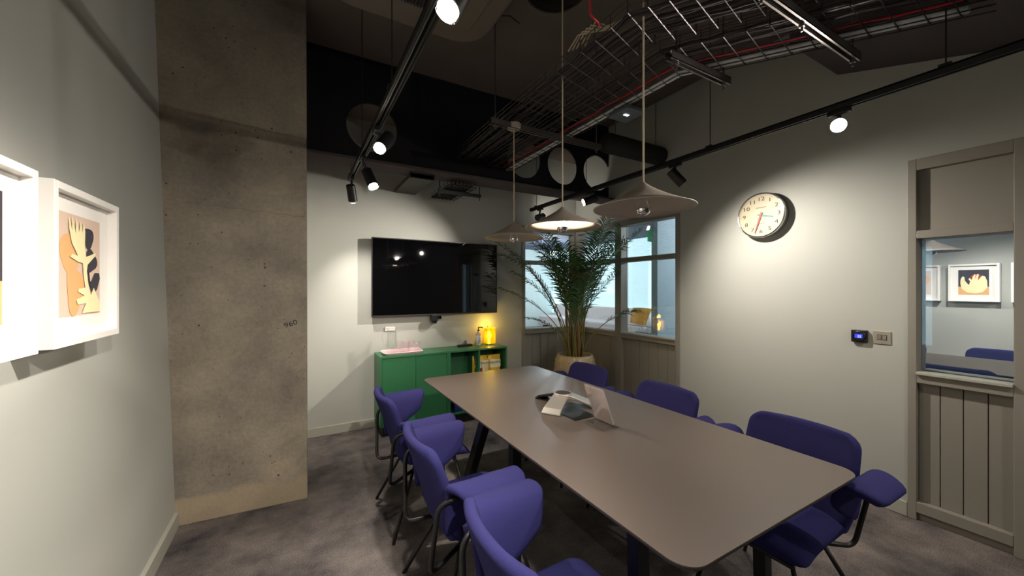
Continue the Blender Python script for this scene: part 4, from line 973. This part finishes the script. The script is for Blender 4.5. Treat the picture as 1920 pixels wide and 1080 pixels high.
pic0 = [('peach', blob(0.4, 0.6, 0.25, 0.2, wob=0.1)), ('ink', blob(0.65, 0.35, 0.2, 0.15, wob=0.1)), ('cream', blob(0.45, 0.4, 0.12, 0.3, wob=0.2))]
PZ0, PZ1 = 1.285, 1.77
picture(1.565, 2.005, PZ0, PZ1, 'white framed cut-paper picture of a plant-like hand with peach and black shapes', pic2, 'blush')
picture(1.065, 1.490, PZ0, PZ1, 'white framed picture with a cream hand and red disc, cut by the left edge', pic1, 'peach')
picture(0.555, 0.980, PZ0, PZ1, 'white framed abstract picture seen only as a reflection in the side window', pic0, 'blush')

# ================================================================== CLOCK, THERMOSTAT, SWITCH
ck_c = Vector((XR, 1.685, 2.06)); R = 0.185; cx = XR - 0.075
cl = thing('wall_clock', ck_c, 'round wall clock with cream dial and chrome rim', 'clock')
MB().lathe([(0.0, 0.0), (R - 0.012, 0.0), (R - 0.006, 0.05), (R - 0.006, 0.062)], 64, (XR, ck_c.y, ck_c.z), (-1, 0, 0)).build('case', mat('grey_clock_case', srgb(150, 148, 146), 0.4, 0.4, noise=0.02), cl, smooth=True)
MB().lathe([(R - 0.006, 0.060), (R, 0.064), (R, 0.076), (R - 0.004, 0.082), (R - 0.012, 0.080), (R - 0.012, 0.068)], 64, (XR, ck_c.y, ck_c.z), (-1, 0, 0)).build('rim', M['chrome'], cl, smooth=True)
MB().disc((XR - 0.066, ck_c.y, ck_c.z), (-1, 0, 0), R - 0.008, 64).build('dial', M['dial'], cl)
xd = XR - 0.0668
uxd, uzd = Vector((0, -1, 0)), Vector((0, 0, 1))
for h in range(1, 13):
    a = math.radians(90 - 30 * h); rr = 0.134
    text_mesh('numeral', str(h), M['numeral'], 0.044, (xd, ck_c.y - rr * math.cos(a), ck_c.z + rr * math.sin(a)), uxd, uzd, cl, 0.0003, 1.35, 0.0)
m = MB()
for k in range(60):
    a = 2 * math.pi * k / 60; r0 = 0.163 if k % 5 else 0.160
    c = Vector((xd, ck_c.y + r0 * math.cos(a), ck_c.z + r0 * math.sin(a))); m.disc(c, (-1, 0, 0), 0.0016 if k % 5 else 0.0028, 6)
m.build('minute_dots', M['numeral'], cl)
text_mesh('maker_lettering', 'NEWGATE', M['numeral'], 0.014, (xd, ck_c.y, ck_c.z + 0.064), uxd, uzd, cl, 0.0003, 1.2)
text_mesh('lower_lettering', 'QUARTZ', M['numeral'], 0.011, (xd, ck_c.y, ck_c.z - 0.068), uxd, uzd, cl, 0.0003, 1.2)
def hand(deg, ln, tail, w0, w1, off, m, name):
    a = math.radians(90 - deg); d = Vector((0, -math.cos(a), math.sin(a))); s = Vector((0, -d.z, d.y)); c = Vector((XR - off, ck_c.y, ck_c.z))
    MB().prism([c - d * tail - s * w0, c - d * tail + s * w0, c + d * ln * 0.15 + s * w0, c + d * ln + s * w1, c + d * ln - s * w1, c + d * ln * 0.15 - s * w0], (-0.0015, 0, 0)).build(name, m, cl)
hand(104, 0.095, 0.025, 0.008, 0.004, 0.069, M['teal'], 'hour_hand')
hand(198, 0.150, 0.025, 0.0075, 0.003, 0.072, M['redhand'], 'minute_hand')
MB().disc((XR - 0.079, ck_c.y, ck_c.z), (-1, 0, 0), R - 0.011, 64).build('crystal', M['crystal'], cl)

th = thing('thermostat', (XR, 1.075, 1.13), 'black thermostat with a blue lit display on the clock wall', 'thermostat')
MB().box(XR - 0.026, XR, 1.033, 1.117, 1.085, 1.170).build('body', M['blackpl'], th, bevel=0.004)
MB().lathe([(0.030, 0), (0.036, 0.0), (0.036, 0.004), (0.030, 0.005)], 32, (XR - 0.026, 1.072, 1.128), (-1, 0, 0)).build('dial_ring', M['blackpl'], th, smooth=True)
MB().box(XR - 0.0275, XR - 0.026, 1.055, 1.097, 1.115, 1.143).build('display', M['lcd'], th)
text_mesh('digits', '22', M['lcdtext'], 0.021, (XR - 0.0282, 1.072, 1.126), uxd, uzd, th, 0.0002)
sw = thing('light_switch', (XR, 0.962, 1.13), 'satin metal double light switch plate next to the thermostat', 'switch')
MB().box(XR - 0.006, XR, 0.918, 1.006, 1.085, 1.172).build('plate', M['plate'], sw, bevel=0.002)
for y in (0.948, 0.975):
    MB().box(XR - 0.0072, XR - 0.006, y - 0.011, y + 0.011, 1.112, 1.148).build('surround', M['black'], sw)
    m = MB().prism([(XR - 0.0072, y - 0.009, 1.114), (XR - 0.012, y - 0.009, 1.118), (XR - 0.0085, y - 0.009, 1.146), (XR - 0.0072, y - 0.009, 1.146)], (0, 0.018, 0)); m.build('rocker', M['chrome'], sw)
for z in (1.096, 1.161): MB().disc((XR - 0.0064, 0.962, z), (-1, 0, 0), 0.003, 10).build('screw', M['steel'], sw)

# ================================================================== PALM
PX, PY = 2.86, 3.52
pt = thing('studded_pot', (PX, PY, 0), 'large beige ceramic pot with raised studs, holding the palm', 'plant pot')
pprof = [(0.0, 0.0), (0.17, 0.0), (0.185, 0.02), (0.225, 0.20), (0.245, 0.42), (0.240, 0.56), (0.215, 0.655), (0.205, 0.675), (0.190, 0.675), (0.190, 0.655), (0.200, 0.60), (0.0, 0.60)]
MB().lathe(pprof, 48, (PX, PY, 0)).build('body', M['pot'], pt, smooth=True)
def prad(z):
    for k in range(1, 7):
        (r0, z0), (r1, z1) = pprof[k], pprof[k + 1]
        if z0 <= z <= z1: return r0 + (r1 - r0) * (z - z0) / (z1 - z0)
    return 0.2
m = MB()
for row in range(9):
    z = 0.10 + 0.064 * row; r = prad(z)
    for k in range(22):
        a = 2 * math.pi * (k + 0.5 * (row % 2)) / 22; d = Vector((math.cos(a), math.sin(a), 0))
        m.lathe([(0.012, 0), (0.008, 0.009), (0.0, 0.013)], 6, Vector((PX, PY, z)) + d * (r - 0.001), d)
so_ = m.build('studs', M['pot'], pt, smooth=True); so_['kind'] = 'stuff'
MB().disc((PX, PY, 0.615), (0, 0, 1), 0.197, 32).build('soil', M['soil'], pt)
palm = thing('areca_palm', (PX, PY, 0.60), 'tall feathery palm standing in the studded pot', 'palm')
def clampv(p): return Vector((min(p.x, XR - 0.03), min(p.y, YB - 0.03), p.z))
rnd = random.Random(11)
def frond(base, h, az, reach, droop, nleaf, leaf_len, mtl, start=0.42, stemr=0.008):
    """stem from base rising to height h, arching toward azimuth az by `reach`"""
    d = Vector((math.cos(az), math.sin(az), 0)); pts = []; n = 26
    for k in range(n + 1):
        f = k / n
        out = reach * (0.15 * f + 0.85 * f ** 2.1)
        z = base.z + h * (f ** 0.92) - droop * max(0, (f - 0.55) / 0.45) ** 2
        pts.append(clampv(base + d * out + Vector((0, 0, z - base.z))))
    MB().tube(pts, [stemr * (1 - 0.8 * k / n) for k in range(n + 1)], 6).build('stem', M['stem'], palm, smooth=True)
    m = MB()
    for k in range(nleaf):
        f = start + (0.99 - start) * k / (nleaf - 1); q = f * n; i = min(int(q), n - 1); u = q - i
        p = pts[i].lerp(pts[i + 1], u); tdir = (pts[i + 1] - pts[i]).normalized() if (pts[i + 1] - pts[i]).length > 1e-6 else Vector((0, 0, 1))
        side = tdir.cross(Vector((0, 0, 1)))
        if side.length < 0.1: side = Vector((-d.y, d.x, 0))
        side.normalize(); upn = side.cross(tdir).normalized()
        prof = math.sin(math.pi * (0.12 + 0.80 * (k / (nleaf - 1)))) ** 0.6
        L = leaf_len * prof * rnd.uniform(0.85, 1.1)
        for sg in (-1, 1):
            ld = (tdir * rnd.uniform(0.55, 0.85) + side * sg * rnd.uniform(0.75, 1.0) + upn * rnd.uniform(0.05, 0.35)).normalized()
            wv = ld.cross(upn).normalized() * 0.0076
            p1 = p + ld * L * 0.5 + Vector((0, 0, -0.02 * L)); p2 = p + ld * L + Vector((0, 0, -0.28 * L))
            a = [clampv(x) for x in (p - wv * 0.4, p + wv * 0.4, p1 + wv, p1 - wv, p2)]
            m.add(a, [(0, 1, 2, 3), (3, 2, 4)])
    m.build('frond', mtl, palm)
rad = math.radians
# azimuths: -29 = picture right, 151 = picture left, 60 = away, 240 = toward the viewer
fr = [(1.55, 150, 0.62, 0.10), (1.45, 165, 0.45, 0.02), (1.62, -25, 0.50, 0.02), (1.70, 20, 0.30, 0.0), (1.55, 250, 0.40, 0.10), (1.42, 215, 0.38, 0.08), (1.60, 190, 0.35, 0.02),
      (1.50, -60, 0.45, 0.10), (1.35, -40, 0.35, 0.03), (1.30, 140, 0.42, 0.02), (1.48, 95, 0.22, 0.0), (1.66, 280, 0.25, 0.0), (1.25, 235, 0.30, 0.05), (1.22, 175, 0.30, 0.02), (1.40, 300, 0.35, 0.05),
      (1.15, -30, 0.42, 0.06), (1.12, 155, 0.45, 0.08), (1.58, 130, 0.30, 0.0), (1.05, 265, 0.25, 0.03), (1.36, 60, 0.25, 0.0)]
for k, (h, az, reach, droop) in enumerate(fr):
    a = rnd.uniform(0, 6.28); b = Vector((PX + 0.10 * math.cos(a), PY + 0.10 * math.sin(a), 0.60))
    frond(b, h, rad(az), reach * 1.5, droop, 31, 0.30, M['leaf'], rnd.uniform(0.38, 0.5))
frond(Vector((PX - 0.03, PY + 0.04, 0.6)), 1.42, rad(152), 0.85, 0.16, 30, 0.30, M['leaf'], 0.5)
frond(Vector((PX + 0.03, PY - 0.04, 0.6)), 1.62, rad(-48), 0.72, 0.10, 30, 0.30, M['leaf'], 0.5)
frond(Vector((PX + 0.03, PY + 0.04, 0.6)), 1.60, rad(160), 0.55, 0.10, 30, 0.32, M['leaf'], 0.5)
frond(Vector((PX + 0.0, PY - 0.04, 0.6)), 1.52, rad(-70), 0.62, 0.16, 30, 0.30, M['leaf'], 0.5)
frond(Vector((PX - 0.05, PY + 0.02, 0.6)), 0.98, rad(150), 0.95, 0.10, 26, 0.26, M['leaf'], 0.58)
frond(Vector((PX + 0.05, PY - 0.06, 0.6)), 0.72, rad(-38), 0.72, 0.12, 22, 0.30, M['leaf'], 0.60)
frond(Vector((PX - 0.08, PY + 0.0, 0.6)), 0.62, rad(165), 0.55, 0.10, 18, 0.20, M['leaf'], 0.55)
frond(Vector((PX + 0.0, PY - 0.05, 0.6)), 1.42, rad(235), 0.30, 0.42, 20, 0.26, M['leaf2'], 0.62)
for k in range(4):
    a = 1.3 + 1.6 * k; b = Vector((PX + 0.09 * math.cos(a), PY + 0.09 * math.sin(a), 0.60))
    MB().tube([b, b + Vector((0.01, 0, 0.2)), b + Vector((0.015 * math.cos(a), 0.01, 0.45)), b + Vector((0.03 * math.cos(a), 0.01, 0.75))], [0.020, 0.017, 0.013, 0.008], 8).build('cane', M['stem2'], palm, smooth=True)
